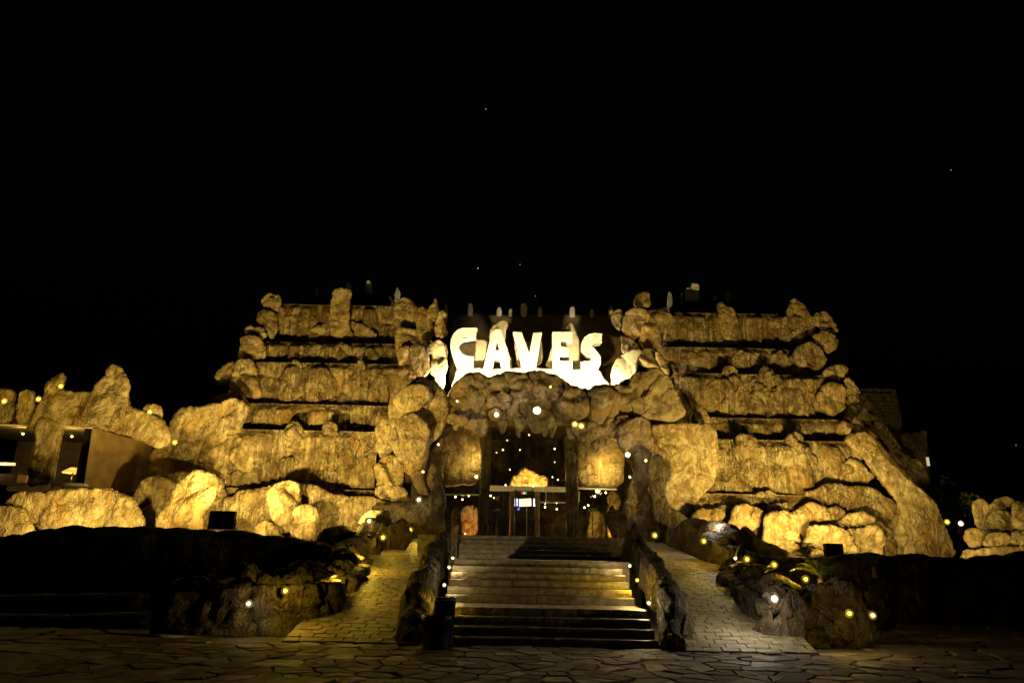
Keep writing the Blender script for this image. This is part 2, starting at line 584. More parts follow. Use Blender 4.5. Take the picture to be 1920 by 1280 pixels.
gm = bpy.data.materials.new("tinted_glass"); gm.use_nodes = True
gnt = gm.node_tree
gnt.nodes.remove(gnt.nodes["Principled BSDF"])
gt = gnt.nodes.new("ShaderNodeBsdfTransparent"); gt.inputs[0].default_value = (.80, .78, .70, 1)
gg = gnt.nodes.new("ShaderNodeBsdfGlossy"); gg.inputs["Roughness"].default_value = .03
gx = gnt.nodes.new("ShaderNodeMixShader"); gfr = gnt.nodes.new("ShaderNodeFresnel"); gfr.inputs[0].default_value = 1.45
gnt.links.new(gfr.outputs[0], gx.inputs[0]); gnt.links.new(gt.outputs[0], gx.inputs[1]); gnt.links.new(gg.outputs[0], gx.inputs[2])
gnt.links.new(gx.outputs[0], gnt.nodes["Material Output"].inputs[0])
M['glass'] = gm
FLAG = []
for i in range(6):
    k = (.5, .7, .85, 1.0, 1.2, 1.5)[i]
    FLAG.append(simple("flagstone_%s" % "abcdef"[i], (.21 * k, .165 * k * (1 - .02 * (i % 3)), .125 * k * (1 + .05 * (i % 2))), (.75, .85, .7, .9, .8, .66)[i], spec=.2, var=.45, scale=5, bump=1.0))

# ================================================================== THE SETTING
RISE = .13
Z_PLAZA, Z_DECK = 1.30, 1.95
SX0, SX1 = -1.06, 2.46


def sheet(name, quads, mat, kind='structure'):
    v, f = [], []
    for q in quads:
        f.append(list(range(len(v), len(v) + len(q)))); v += q
    return mk(name, v, f, mat, None, smooth=False, kind=kind)


ground = sheet('ground', [[(-400, -60, 0), (400, -60, 0), (400, 600, 0), (-400, 600, 0)]], M['joint'])


def solid(name, x0, x1, y0, y1, z0, z1, mat, kind='structure'):
    v, f = boxv(x0, x1, y0, y1, z0, z1)
    return mk(name, v, f, mat, None, smooth=False, kind=kind)


solid('planting_bed', -34, -4.55, 18.6, 60, .004, 1.50, M['soil'])
solid('planting_bed', 6.9, 40, 18.9, 60, .004, 1.42, M['soil'])
solid('plaza', -6.2, 7.4, 20.0, 27.2, .004, Z_PLAZA, M['stone'])
solid('plaza', SX0 - .25, SX1 + .25, 15.98, 19.998, .004, Z_PLAZA - .004, M['stone'])
solid('entrance_floor', -2.75, 4.05, 21.7, 40, .008, Z_DECK - .006, M['stone'])
solid('entrance_floor', -6.0, -2.76, 26.0, 31, .008, Z_DECK - .01, M['stone'])
solid('entrance_floor', 4.06, 6.6, 26.0, 31, .008, Z_DECK - .01, M['stone'])

# ---- flagstones: random polygons (Voronoi cells) cut by half planes
def voronoi(x0, x1, y0, y1, step, r):
    pts = []
    nx, ny = int((x1 - x0) / step), int((y1 - y0) / (step * .8))
    for i in range(nx + 1):
        for j in range(ny + 1):
            pts.append((x0 + (i + .5 * (j % 2) + r.uniform(-.75, .75)) * step, y0 + (j + r.uniform(-.75, .75)) * step * .8))
    pts = np.array(pts)
    cells = []
    for k, p in enumerate(pts):
        d = np.hypot(*(pts - p).T)
        nb = np.argsort(d)[1:26]
        poly = [p + np.array(q) * step * 1.6 for q in ((-1, -1), (1, -1), (1, 1), (-1, 1))]
        for q in pts[nb]:
            mid, nrm = (p + q) / 2, q - p
            out = []
            for a, b in zip(poly, poly[1:] + poly[:1]):
                da, db = (a - mid) @ nrm, (b - mid) @ nrm
                if da <= 0: out.append(a)
                if (da < 0 < db) or (db < 0 < da): out.append(a + (b - a) * da / (da - db))
            poly = out
            if len(poly) < 3: break
        if len(poly) >= 3: cells.append((p, np.array(poly)))
    return cells


def stone_prism(poly, c, z0, z1, r, shrink):
    """a flat slab of broken stone: shrunken polygon with uneven corners, chamfered top, slight tilt"""
    p_ = []
    for s_, e_ in zip(poly, np.roll(poly, -1, 0)):
        p_.append(s_)
        if np.hypot(*(e_ - s_)) > .14:
            w_ = (e_ - s_)[::-1] * (1, -1)
            p_.append((s_ + e_) / 2 + w_ * r.uniform(-.07, .07))
    poly = np.array(p_)
    q = c + (poly - c) * np.array([[shrink * r.uniform(.90, 1.03)] for _ in poly])
    n = len(q)
    t = c + (q - c) * .955
    tx, ty = r.uniform(-.03, .03), r.uniform(-.03, .03)
    v = [(a[0], a[1], z0) for a in q] + [(a[0], a[1], z1 - .010) for a in q] + [(a[0], a[1], z1 + tx * (a[0] - c[0]) + ty * (a[1] - c[1])) for a in t]
    f = [list(range(2 * n, 3 * n))]
    for i in range(n):
        j = (i + 1) % n
        f += [(i, j, n + j, n + i), (n + i, n + j, 2 * n + j, 2 * n + i)]
    return v, f


fr = random.Random(11)
cells = voronoi(-6.4, 6.4, 7.6, 11.95, .385, fr)
cells = [c for c in cells if c[1][:, 1].max() < 12.2]
cells.sort(key=lambda c: -(np.ptp(c[1][:, 0]) / c[0][1]) * (np.ptp(c[1][:, 1]) / c[0][1] ** 2) * (1.0 if c[0][1] > 8.5 and abs(c[0][0]) < .75 * c[0][1] * .95 else .05))
rest_v, rest_f = [], []
for k, (c, poly) in enumerate(cells):
    v, f = stone_prism(poly, c, .001, .022 + fr.uniform(-.004, .007), fr, .96)
    if k < 298:
        mk('flagstone', v, f, FLAG[fr.randrange(6)], ground, smooth=False)
    else:
        rest_f += [[i + len(rest_v) for i in q] for q in f]; rest_v += v
cells2 = voronoi(-16, 16, 3.0, 7.4, .55, fr) + voronoi(-16, -6.9, 7.6, 17, .6, fr) + voronoi(6.9, 16, 7.6, 17, .6, fr)
for c, poly in cells2:
    v, f = stone_prism(poly, c, .001, .03, fr, .93)
    rest_f += [[i + len(rest_v) for i in q] for q in f]; rest_v += v
mk('flagstones', rest_v, rest_f, FLAG[2], ground, smooth=False, kind='stuff')

# ---- stairs
stairs = root('staircase', 'wide stone staircase climbing from the flagstones towards the lit entrance', 'staircase', (.7, 11.9, 0))
sr = random.Random(5)


def step(x0, x1, y, z, depth, z0, nsl):
    st = mk('step', *boxv(x0 + .004, x1 - .004, y + .03, y + depth, z0, z - .012), M['joint'], stairs, smooth=False)
    xs = sorted([x0 + (x1 - x0) * (i + sr.uniform(-.18, .18)) / nsl for i in range(1, nsl)])
    xs = [x0] + xs + [x1]
    for a, b in zip(xs, xs[1:]):
        j = sr.uniform(-.008, .008)
        # a slab of split stone with an uneven face
        nxs = 7
        g = []
        for i in range(nxs):
            x = a + .005 + (b - a - .01) * i / (nxs - 1)
            row = []
            for (yy, zz) in ((y + depth + .004, z), (y + .02, z), (y, z - .012), (y - .006, z - .06), (y + .002, z - RISE + .006), (y + .05, z - RISE + .006)):
                row.append((x, yy + j + sr.uniform(-.007, .007) * (yy < y + .03), zz + sr.uniform(-.003, .003)))
            g.append(row)
        v, f = gridmesh(np.array(g))
        f = f.tolist(); f.append(list(range(6))[::-1]); f.append([(nxs - 1) * 6 + i for i in range(6)])
        mk('slab', v, [q[::-1] for q in f], M['stone'], st, smooth=False)


yy = 11.9
flight = []
for n in range(1, 11):
    d = .30 if n < 4 else (1.15 if n == 4 else .35)
    flight.append((yy, n * RISE, d)); yy += d
for n, (y, z, d) in enumerate(flight):
    step(SX0 - (.12 if n > 3 else 0), SX1 + .0, y, z, d if n < 9 else .3, max(0.005, z - RISE - .05), 6)
for n in range(5):
    step(-1.62, 3.5, 20.0 + .35 * n, Z_PLAZA + RISE * (n + 1), .35 if n < 4 else .4, Z_PLAZA + RISE * n + .002, 9)

# ---- ramps of rectangular pavers
def ramp(label, c00, c10, c01, c11, nu, nv, thick):
    """corners near-left, near-right, far-left, far-right"""
    c = [np.array(q, float) for q in (c00, c10, c01, c11)]
    top = [q.tolist() for q in (c[0], c[1], c[3], c[2])]
    bot = [[q[0], q[1], .006] for q in top]
    f = [(0, 1, 2, 3), (7, 6, 5, 4), (0, 4, 5, 1), (1, 5, 6, 2), (2, 6, 7, 3), (3, 7, 4, 0)]
    o = mk('ramp', top + bot, f, M['joint'], None, smooth=False, kind='structure')
    r = random.Random(nu * 31 + nv)

    def at(u, v): return (c[0] * (1 - u) + c[1] * u) * (1 - v) + (c[2] * (1 - u) + c[3] * u) * v
    for j in range(nv):
        v0, v1 = j / nv, (j + 1) / nv
        cuts = [0] + sorted((i + (.5 if j % 2 else 0) + r.uniform(-.2, .2)) / nu for i in range(1 if j % 2 == 0 else 0, nu)) + [1]
        cuts = [min(max(x, 0), 1) for x in cuts]
        for u0, u1 in zip(cuts, cuts[1:]):
            if u1 - u0 < .04: continue
            g = .005
            q = [at(u0, v0), at(u1, v0), at(u1, v1), at(u0, v1)]
            ctr = sum(q) / 4
            h = thick + r.uniform(-.006, .006)
            lo = [x + (ctr - x) * g / (np.linalg.norm(ctr - x)) * 1.6 for x in q]
            hi = [x + (ctr - x) * .035 for x in lo]
            v = [x + (0, 0, .001) for x in lo] + [x + (0, 0, h - .008) for x in lo] + [x + (0, 0, h + r.uniform(-.004, .004)) for x in hi]
            fc = [(8, 9, 10, 11)]
            for k in range(4):
                m_ = (k + 1) % 4
                fc += [(k, m_, 4 + m_, 4 + k), (4 + k, 4 + m_, 8 + m_, 8 + k)]
            mk('paver', v, fc, M['paver'], o, smooth=False)
    return o


ramp('left', (-3.55, 11.75, .02), (-1.42, 11.75, .02), (-3.98, 20.0, 1.30), (-1.6, 20.0, 1.30), 7, 38, .024)
ramp('left', (-3.6, 20.02, 1.30), (-1.9, 20.02, 1.30), (-4.2, 26.0, 1.95), (-2.5, 26.0, 1.95), 4, 14, .03)
ramp('right', (2.78, 11.5, .02), (4.85, 11.5, .02), (3.7, 20.0, 1.30), (6.15, 20.0, 1.30), 7, 39, .024)
ramp('right', (4.1, 20.02, 1.30), (5.5, 20.02, 1.30), (4.1, 26.0, 1.95), (5.5, 26.0, 1.95), 4, 14, .03)

# ================================================================== WATERFALL TERRACES
def tier(parent, a, b, Y, setback, zlow, seed, amp=.58, lipfade=.35):
    A, B = P(a[0], a[1], Y), P(b[0], b[1], Y)
    z = (A[2] + B[2]) / 2
    res = .055
    nx = int((B[0] - A[0]) / res) + 1
    zs = np.concatenate([np.linspace(zlow, z - .05, max(6, int((z - zlow) / res))), [z - .015, z]])
    xs = np.linspace(A[0], B[0], nx)
    Xg, Zg = np.meshgrid(xs, zs, indexing='ij')
    p = np.stack([Xg.ravel(), np.full(Xg.size, Y), Zg.ravel()], 1)
    q = p * np.array((1.0, 1.0, .55))
    d = .8 * rocknoise(q, 1.5, seed, 1.2) + .22 * rocknoise(q, .62, seed + 5, .8) + .42 * ridged(p * np.array((1.7, 1, .2)), 2, seed + 3) + .7 * np.maximum(0, vnoise(p * np.array((.55, .5, .5)), seed + 9))
    h = (z - p[:, 2]) / max(z - zlow, .1)
    fade = np.clip((z - p[:, 2]) / lipfade, .12, 1)
    y = Y - amp * d * fade * 1.25 - .10 * np.clip(h, 0, 1)
    front = np.stack([p[:, 0], y, p[:, 2]], 1).reshape(nx, len(zs), 3)
    led = []
    for k, (dy, dz) in enumerate(((.05, .0), (.12, -.05), (setback * .5, -.07), (setback + .5, -.07))):
        r = front[:, -1].copy(); r[:, 1] = Y + dy; r[:, 2] = z + dz
        led.append(r)
    g = np.concatenate([front, np.stack(led, 1)], 1)
    v, f = gridmesh(g)
    return mk('tier_wall', v, f, M['wetrock'], parent)


def rock(parent, outline, Y, bulge=.5, back=None, mat='rock', name='rock', **k):
    return mk(name, *relief(outline, Y, bulge, back, **k), M[mat], parent)


def block(label, tiers, zbase, x0, x1, yback):
    rt = root('waterfall_terrace', label, 'waterfall', P(*x0))
    n = len(tiers)
    for i, (a, b, Y) in enumerate(tiers):
        nxt = tiers[i + 1] if i + 1 < n else None
        zlow = zbase if nxt is None else (P(nxt[0][0], nxt[0][1], nxt[2])[2] + P(nxt[1][0], nxt[1][1], nxt[2])[2]) / 2 - .35
        prev = tiers[i - 1] if i else None
        tier(rt, a, b, Y, (prev[2] - Y) if prev else .8, zlow, 300 + 17 * i + int(a[0]))
    a, b, Y = tiers[0]
    z = P(a[0], a[1], Y)[2]
    mk('core', *boxv(P(a[0], a[1], Y)[0] + .1, P(b[0], b[1], Y)[0] - .1, Y + .45, yback, zbase, z - .12), M['dark'], rt, smooth=False)
    return rt


TL = [((515, 570), (752, 574), 31.9), ((492, 641), (755, 645), 30.9), ((482, 678), (758, 684), 29.9),
      ((462, 756), (745, 761), 29.0), ((415, 803), (712, 810), 27.9), ((398, 912), (712, 920), 27.0)]
left = block('tall stepped rock waterfall with square stone column, standing left of the CAVES letters', TL, 1.45, (570, 1005, 27), None, 36)
TR = [((1238, 585), (1490, 590), 31.9), ((1236, 650), (1505, 655), 30.9), ((1262, 699), (1545, 704), 29.9),
      ((1305, 782), (1580, 787), 29.0), ((1300, 822), (1600, 828), 27.9), ((1296, 924), (1655, 931), 27.0)]
right = block('tall stepped rock waterfall with smooth sloping buttress, standing right of the CAVES letters', TR, 1.38, (1480, 1035, 27), None, 36)

# ---- rocks that edge and stud the left terrace
for o, Y, b in [
    ([(491, 562), (500, 552), (513, 550), (526, 556), (525, 583), (516, 590), (503, 578), (492, 578)], 31.4, .5),
    ([(480, 603), (489, 583), (512, 583), (522, 595), (518, 625), (510, 640), (500, 622)], 31.0, .5),
    ([(459, 628), (463, 611), (495, 612), (501, 630), (484, 636)], 30.6, .5),
    ([(445, 673), (453, 632), (488, 630), (498, 642), (502, 672), (488, 680), (462, 682)], 30.2, .6),
    ([(427, 728), (444, 676), (474, 672), (486, 700), (490, 745), (470, 752), (452, 735)], 29.5, .7),
    ([(404, 707), (414, 690), (440, 678), (444, 692), (430, 721), (410, 724)], 29.9, .5),
    ([(388, 772), (395, 750), (438, 728), (458, 738), (466, 760), (452, 790), (405, 786)], 28.6, .8),
    ([(411, 800), (416, 783), (432, 775), (446, 785), (447, 803), (432, 815), (414, 815)], 27.5, .5),
    ([(618, 632), (618, 600), (620, 572), (626, 544), (642, 542), (658, 543), (658, 572), (656, 605), (662, 634)], 31.4, .6),
    ([(655, 628), (658, 600), (690, 612), (712, 628), (700, 640), (660, 640)], 31.55, .35),
    ([(552, 634), (590, 612), (618, 604), (620, 636), (580, 640)], 31.6, .35),
    ([(523, 618), (526, 592), (560, 590), (563, 610), (556, 632), (526, 634)], 31.6, .3),
    ([(541, 676), (545, 655), (570, 645), (600, 650), (645, 644), (668, 655), (668, 672), (640, 668), (590, 674)], 30.6, .35),
    ([(545, 706), (548, 676), (566, 676), (567, 706)], 29.7, .35),
    ([(517, 737), (520, 712), (545, 710), (550, 737), (530, 745)], 29.6, .35),
    ([(572, 741), (575, 712), (598, 706), (603, 735), (590, 746)], 29.6, .4),
    ([(643, 750), (650, 712), (668, 700), (672, 676), (684, 676), (690, 712), (692, 750), (668, 756)], 29.6, .45),
    ([(551, 760), (548, 735), (567, 742), (572, 764)], 29.4, .3),
    ([(480, 793), (482, 772), (512, 770), (515, 792)], 28.7, .3),
    ([(530, 806), (545, 788), (562, 790), (568, 808), (548, 826)], 27.7, .4),
    ([(530, 838), (536, 800), (547, 792), (560, 800), (566, 838), (550, 850)], 27.6, .4),
    ([(602, 880), (607, 820), (604, 795), (618, 786), (634, 800), (630, 830), (640, 870), (620, 890)], 27.6, .45),
    ([(455, 885), (420, 850), (416, 810), (440, 812), (472, 830), (478, 880)], 27.5, .6),
    ([(672, 900), (676, 860), (700, 850), (708, 895), (690, 910)], 27.6, .3),
    ([(520, 876), (522, 858), (552, 858), (560, 880), (540, 896)], 27.6, .3),
    ([(585, 903), (588, 885), (640, 885), (640, 905)], 27.6, .3),
    ([(462, 945), (466, 930), (500, 928), (504, 950), (480, 955)], 26.8, .3),
    ([(655, 950), (660, 925), (705, 925), (712, 948), (690, 956)], 26.8, .3),
    ([(405, 1000), (402, 975), (470, 962), (500, 970), (505, 1006)], 26.6, .5),
    ([(580, 950), (640, 940), (700, 945), (720, 965), (680, 985), (600, 985)], 26.6, .5),
]:
    rock(left, o, Y + (.10 if Y != 31.4 else 0), b + .12, amp=.18, mat='rock' if o[0][0] < 470 or Y > 31 else 'wetrock', mound=(o[0][0] > 510 and o[0] not in ((618, 632), (411, 800), (530, 806), (602, 880), (643, 750))))
for o in ([(396, 1010), (400, 950), (440, 930), (500, 916), (560, 905), (640, 930), (715, 935), (780, 955), (785, 1012), (600, 1030)], [(240, 1005), (250, 930), (290, 892), (345, 885), (420, 900), (425, 1008)]):
    rock(left, o, 26.0, .9, 1.0, R=.7, amp=.3, size=1.1, mat='wetrock', name='base_rock', wrinkle=1.2)
# column of the arch-side edge
for o, Y, b in [
    ([(741, 612), (740, 562), (760, 554), (774, 562), (782, 580), (778, 612), (762, 618)], 31.0, .7),
    ([(744, 660), (743, 612), (765, 616), (790, 622), (800, 650), (780, 668)], 30.4, .6),
    ([(745, 700), (742, 655), (770, 648), (790, 665), (800, 700), (770, 712)], 29.8, .6),
    ([(742, 745), (745, 695), (775, 690), (800, 712), (770, 740)], 29.2, .5),
    ([(702, 835), (706, 800), (716, 786), (735, 784), (742, 810), (735, 850), (712, 860)], 27.3, .6),
    ([(708, 915), (706, 880), (716, 856), (738, 850), (756, 868), (758, 890), (748, 915)], 26.6, .7),
    ([(698, 952), (702, 915), (730, 905), (755, 915), (778, 948), (740, 956)], 26.4, .7),
]:
    rock(left, o, Y, b, amp=.18)

# ---- right terrace rocks
for o, Y, b in [
    ([(1348, 628), (1346, 568), (1357, 570), (1376, 580), (1386, 607), (1381, 636), (1366, 640)], 31.6, .5),
    ([(1480, 628), (1479, 563), (1494, 560), (1511, 570), (1517, 590), (1532, 600), (1524, 628), (1500, 636)], 31.4, .6),
    ([(1524, 610), (1528, 588), (1546, 584), (1562, 600), (1573, 624), (1553, 618)], 31.2, .5),
    ([(1520, 628), (1541, 619), (1567, 627), (1572, 648), (1550, 664), (1536, 650)], 30.7, .5),
    ([(1478, 674), (1494, 650), (1516, 637), (1537, 650), (1553, 676), (1528, 696), (1500, 688)], 30.3, .7),
    ([(1544, 690), (1572, 682), (1587, 688), (1585, 705), (1562, 717), (1538, 712)], 29.9, .5),
    ([(1532, 740), (1546, 719), (1573, 717), (1585, 734), (1582, 766), (1563, 778), (1536, 762)], 29.3, .7),
    ([(1582, 706), (1600, 714), (1612, 734), (1612, 755), (1590, 752)], 29.4, .4),
    ([(1594, 758), (1617, 757), (1607, 777)], 29.2, .3),
    ([(1570, 817), (1573, 796), (1587, 779), (1601, 799), (1584, 822)], 28.6, .5),
    ([(1296, 772), (1313, 756), (1324, 768), (1337, 792), (1313, 797)], 28.0, .5),
    ([(1355, 710), (1357, 690), (1366, 684), (1381, 690), (1382, 710)], 29.7, .35),
    ([(1352, 745), (1360, 710), (1380, 706), (1396, 735), (1397, 768), (1370, 773), (1354, 765)], 29.5, .45),
    ([(1422, 712), (1426, 692), (1438, 686), (1452, 694), (1453, 712)], 29.7, .35),
    ([(1408, 768), (1406, 730), (1428, 718), (1442, 740), (1438, 768)], 29.6, .35),
    ([(1446, 768), (1446, 730), (1470, 722), (1484, 745), (1480, 768)], 29.6, .35),
    ([(1492, 765), (1490, 735), (1506, 719), (1524, 728), (1528, 752), (1515, 770)], 29.6, .35),
    ([(1375, 682), (1374, 662), (1395, 655), (1396, 675), (1385, 690)], 30.6, .3),
    ([(1455, 682), (1445, 668), (1460, 655), (1480, 668), (1476, 682)], 30.6, .3),
    ([(1380, 850), (1378, 822), (1386, 812), (1418, 816), (1420, 846)], 27.6, .4),
    ([(1470, 842), (1474, 820), (1486, 808), (1504, 815), (1508, 842)], 27.6, .4),
    ([(1320, 870), (1330, 835), (1365, 845), (1370, 880), (1340, 890)], 27.6, .45),
    ([(1395, 900), (1400, 855), (1430, 865), (1440, 900)], 27.6, .4),
    ([(1490, 880), (1492, 850), (1532, 852), (1540, 885), (1515, 895)], 27.6, .4),
    ([(1560, 900), (1565, 870), (1600, 860), (1640, 890), (1625, 912)], 27.4, .5),
    ([(1418, 932), (1420, 922), (1445, 918), (1460, 930), (1450, 942)], 26.9, .3),
]:
    rock(right, o, Y + .05, b + .1, amp=.18, mat='rock' if o[0][0] > 1510 or Y > 31 else 'wetrock', mound=(o[0][0] < 1520 and o[0] not in ((1348, 628), (1480, 628), (1478, 674), (1355, 710), (1422, 712), (1380, 850), (1470, 842), (1296, 772), (1352, 745))))
rock(right, [(1217, 797), (1240, 792), (1280, 794), (1313, 792), (1340, 800), (1345, 850), (1340, 905), (1312, 930), (1300, 972), (1255, 956), (1243, 920), (1262, 889), (1232, 843)], 26.9, .9, 1.2, R=.7, amp=.2)
rock(right, [(1296, 990), (1300, 962), (1350, 948), (1400, 957), (1455, 944), (1510, 958), (1560, 952), (1600, 972), (1660, 978), (1690, 1050), (1440, 1052), (1380, 1010)], 26.2, .7, 1.0, R=.35, amp=.42, size=.8, mat='wetrock', name='base_rock', wrinkle=1.2)
# the sloping buttress on the right flank
rock(right, [(1584, 830), (1592, 812), (1629, 806), (1645, 833), (1667, 868), (1706, 897), (1748, 932), (1764, 972), (1783, 1010), (1793, 1036), (1790, 1052),
             (1700, 1052), (1645, 1048), (1650, 1000), (1676, 972), (1686, 950), (1660, 905), (1625, 868), (1612, 850)], 26.6, .9, 1.6, R=.8, amp=.16, size=1.4, name='buttress')
rock(right, [(1500, 925), (1560, 905), (1640, 915), (1680, 940), (1690, 968), (1655, 995), (1600, 985), (1560, 960)], 26.75, .4, .8, amp=.2, mound=True, mat='wetrock', wrinkle=1.3)
for o, Y, b in [
    ([(1666, 842), (1681, 836), (1705, 857), (1700, 877), (1681, 868)], 28.4, .3),
    ([(1707, 860), (1720, 857), (1731, 868), (1728, 885), (1712, 876)], 28.6, .3),
    ([(1636, 790), (1652, 791), (1669, 818), (1653, 813)], 28.8, .3),
    ([(1636, 806), (1648, 815), (1652, 822), (1642, 820)], 28.8, .2),
]:
    rock(right, o, Y, b, amp=.06)
rock(right, [(1600, 730), (1640, 760), (1680, 830), (1740, 880), (1745, 930), (1640, 860), (1580, 790)], 30.2, .5, 1.5, R=.5, mat='rock', amp=.2)

# ================================================================== ENTRANCE ARCH
arch = root('entrance_arch', 'rugged rock arch with hanging stalactites over the glass entrance below the CAVES letters', 'rock arch', P(1010, 1010, 27))
rock(arch, [(838, 745), (854, 720), (882, 697), (901, 700), (917, 714), (936, 700), (979, 700), (995, 694), (1020, 697), (1057, 710), (1073, 722), (1101, 728),
            (1120, 724), (1139, 725), (1160, 720), (1200, 735), (1210, 785), (1164, 802), (1123, 812), (1095, 818), (1064, 800), (1045, 795), (1020, 790), (986, 782), (951, 781),
            (914, 790), (905, 812), (879, 795), (850, 795), (835, 780)], 26.7, .55, 1.2, R=.6, mat='arch', amp=.28, size=.75, name='lintel_rock')
for o, Y, b in [
    ([(854, 722), (880, 700), (905, 702), (912, 745), (895, 775), (862, 778)], 26.6, .5),
    ([(905, 735), (916, 716), (945, 702), (960, 720), (958, 752), (912, 758)], 26.5, .45),
    ([(950, 742), (960, 705), (985, 700), (1000, 716), (990, 752), (958, 758)], 26.45, .5),
    ([(912, 762), (915, 740), (950, 738), (955, 762), (935, 772)], 26.4, .4),
    ([(998, 745), (996, 700), (1015, 696), (1050, 708), (1062, 730), (1040, 752)], 26.5, .45),
    ([(1045, 765), (1062, 732), (1092, 728), (1108, 745), (1104, 775), (1075, 788)], 26.4, .6),
    ([(1100, 760), (1108, 730), (1138, 724), (1160, 740), (1160, 785), (1125, 800), (1105, 785)], 26.4, .6),
    ([(838, 792), (842, 778), (862, 774), (880, 785), (876, 798), (855, 800)], 26.2, .4),
    ([(868, 800), (885, 780), (912, 786), (916, 800), (905, 818), (890, 812)], 26.3, .45),
    ([(1120, 812), (1135, 785), (1165, 780), (1200, 790), (1195, 812), (1160, 822)], 26.3, .5),
    ([(1080, 822), (1070, 800), (1100, 790), (1130, 800), (1125, 818), (1100, 826)], 26.3, .4),
]:
    rock(arch, o, Y + .08, b + .12, mat='arch', amp=.24, mound=o[0][1] < 770, wrinkle=1.2)
# round bowl under the big lamp
rock(arch, [(988, 790), (990, 775), (1006, 762), (1026, 766), (1040, 784), (1042, 796), (1020, 811), (1000, 812)], 26.3, .35, .35, mat='arch', amp=.04, wrinkle=.2)
rock(arch, [(914, 775), (920, 765), (936, 763), (944, 778), (938, 790), (922, 788)], 26.3, .3, .3, mat='arch', amp=.04)
for o in ([(931, 786), (952, 788), (949, 805), (942, 816), (936, 806)], [(962, 782), (991, 782), (986, 800), (975, 810), (968, 800)], [(967, 800), (976, 806), (974, 823), (969, 815)],
          [(1014, 806), (1028, 800), (1026, 818), (1018, 820)], [(1030, 800), (1046, 794), (1040, 812), (1032, 824)], [(1103, 815), (1129, 818), (1124, 836), (1117, 851), (1110, 838)],
          [(1060, 800), (1082, 806), (1078, 822), (1066, 824)], [(1130, 815), (1146, 810), (1142, 832), (1136, 838)], [(849, 795), (862, 795), (858, 806), (852, 806)]):
    rock(arch, o, 26.5, .18, .18, mat='arch', amp=.05, name='stalactite', res=.05)
# shoulders and legs
rock(arch, [(728, 765), (734, 732), (750, 716), (780, 708), (815, 712), (838, 735), (842, 765), (838, 790), (824, 820), (806, 835), (803, 862), (792, 882), (777, 897), (756, 890), (742, 850), (734, 800)], 26.6, .9, 1.4, R=.8, amp=.2, size=1.0, name='shoulder_boulder')
rock(arch, [(770, 893), (782, 880), (793, 884), (792, 900), (803, 922), (806, 938), (795, 937), (782, 918)], 26.4, .3, .5, amp=.08, name='stalactite')
rock(arch, [(802, 886), (810, 864), (819, 882), (808, 903)], 26.6, .2, .3, amp=.04, name='stalactite', mat='arch')
rock(arch, [(1174, 745), (1178, 712), (1194, 694), (1229, 686), (1254, 706), (1266, 737), (1272, 756), (1285, 776), (1256, 785), (1215, 784), (1186, 778)], 26.6, .9, 1.4, R=.8, mat='arch', amp=.2, size=1.0, name='shoulder_boulder')
rock(arch, [(1158, 806), (1190, 780), (1215, 783), (1222, 800), (1232, 843), (1255, 852), (1236, 866), (1216, 872), (1215, 905), (1226, 960), (1238, 1010), (1240, 1030), (1196, 1030), (1185, 1000), (1172, 960), (1182, 915), (1192, 890), (1178, 860), (1164, 835)], 26.2, .7, 1.4, R=.6, mat='arch', amp=.2, name='arch_leg')
rock(arch, [(1215, 868), (1234, 850), (1262, 889), (1244, 921), (1256, 955), (1292, 972), (1302, 1010), (1296, 1050), (1225, 1045), (1232, 1000), (1222, 940)], 25.4, .7, 1.2, R=.6, mat='dark', amp=.2, name='arch_leg')  # rock in shadow; its shade is put into the dark material
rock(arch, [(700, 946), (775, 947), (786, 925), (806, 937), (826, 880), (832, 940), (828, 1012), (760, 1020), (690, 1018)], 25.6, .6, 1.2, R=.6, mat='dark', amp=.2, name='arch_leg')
rock(arch, [(806, 850), (824, 818), (832, 822), (828, 905), (812, 925), (800, 905)], 27.4, .3, .8, mat='arch', amp=.1, name='arch_leg')
# gnarled stone root beside the right-hand glass
rock(arch, [(1136, 965), (1146, 945), (1156, 958), (1168, 940), (1174, 975), (1172, 1015), (1163, 1052), (1155, 1046), (1147, 1012)], 23.2, .3, .4, mat='bark', amp=.12, name='stone_root')
rock(arch, [(742, 790), (775, 770), (806, 800), (800, 845), (778, 868), (756, 850)], 26.0, .35, .8, amp=.12, name='shoulder_boulder')
rock(arch, [(735, 745), (758, 722), (800, 718), (812, 745), (785, 772), (748, 775)], 26.0, .4, .8, amp=.14, name='shoulder_boulder')
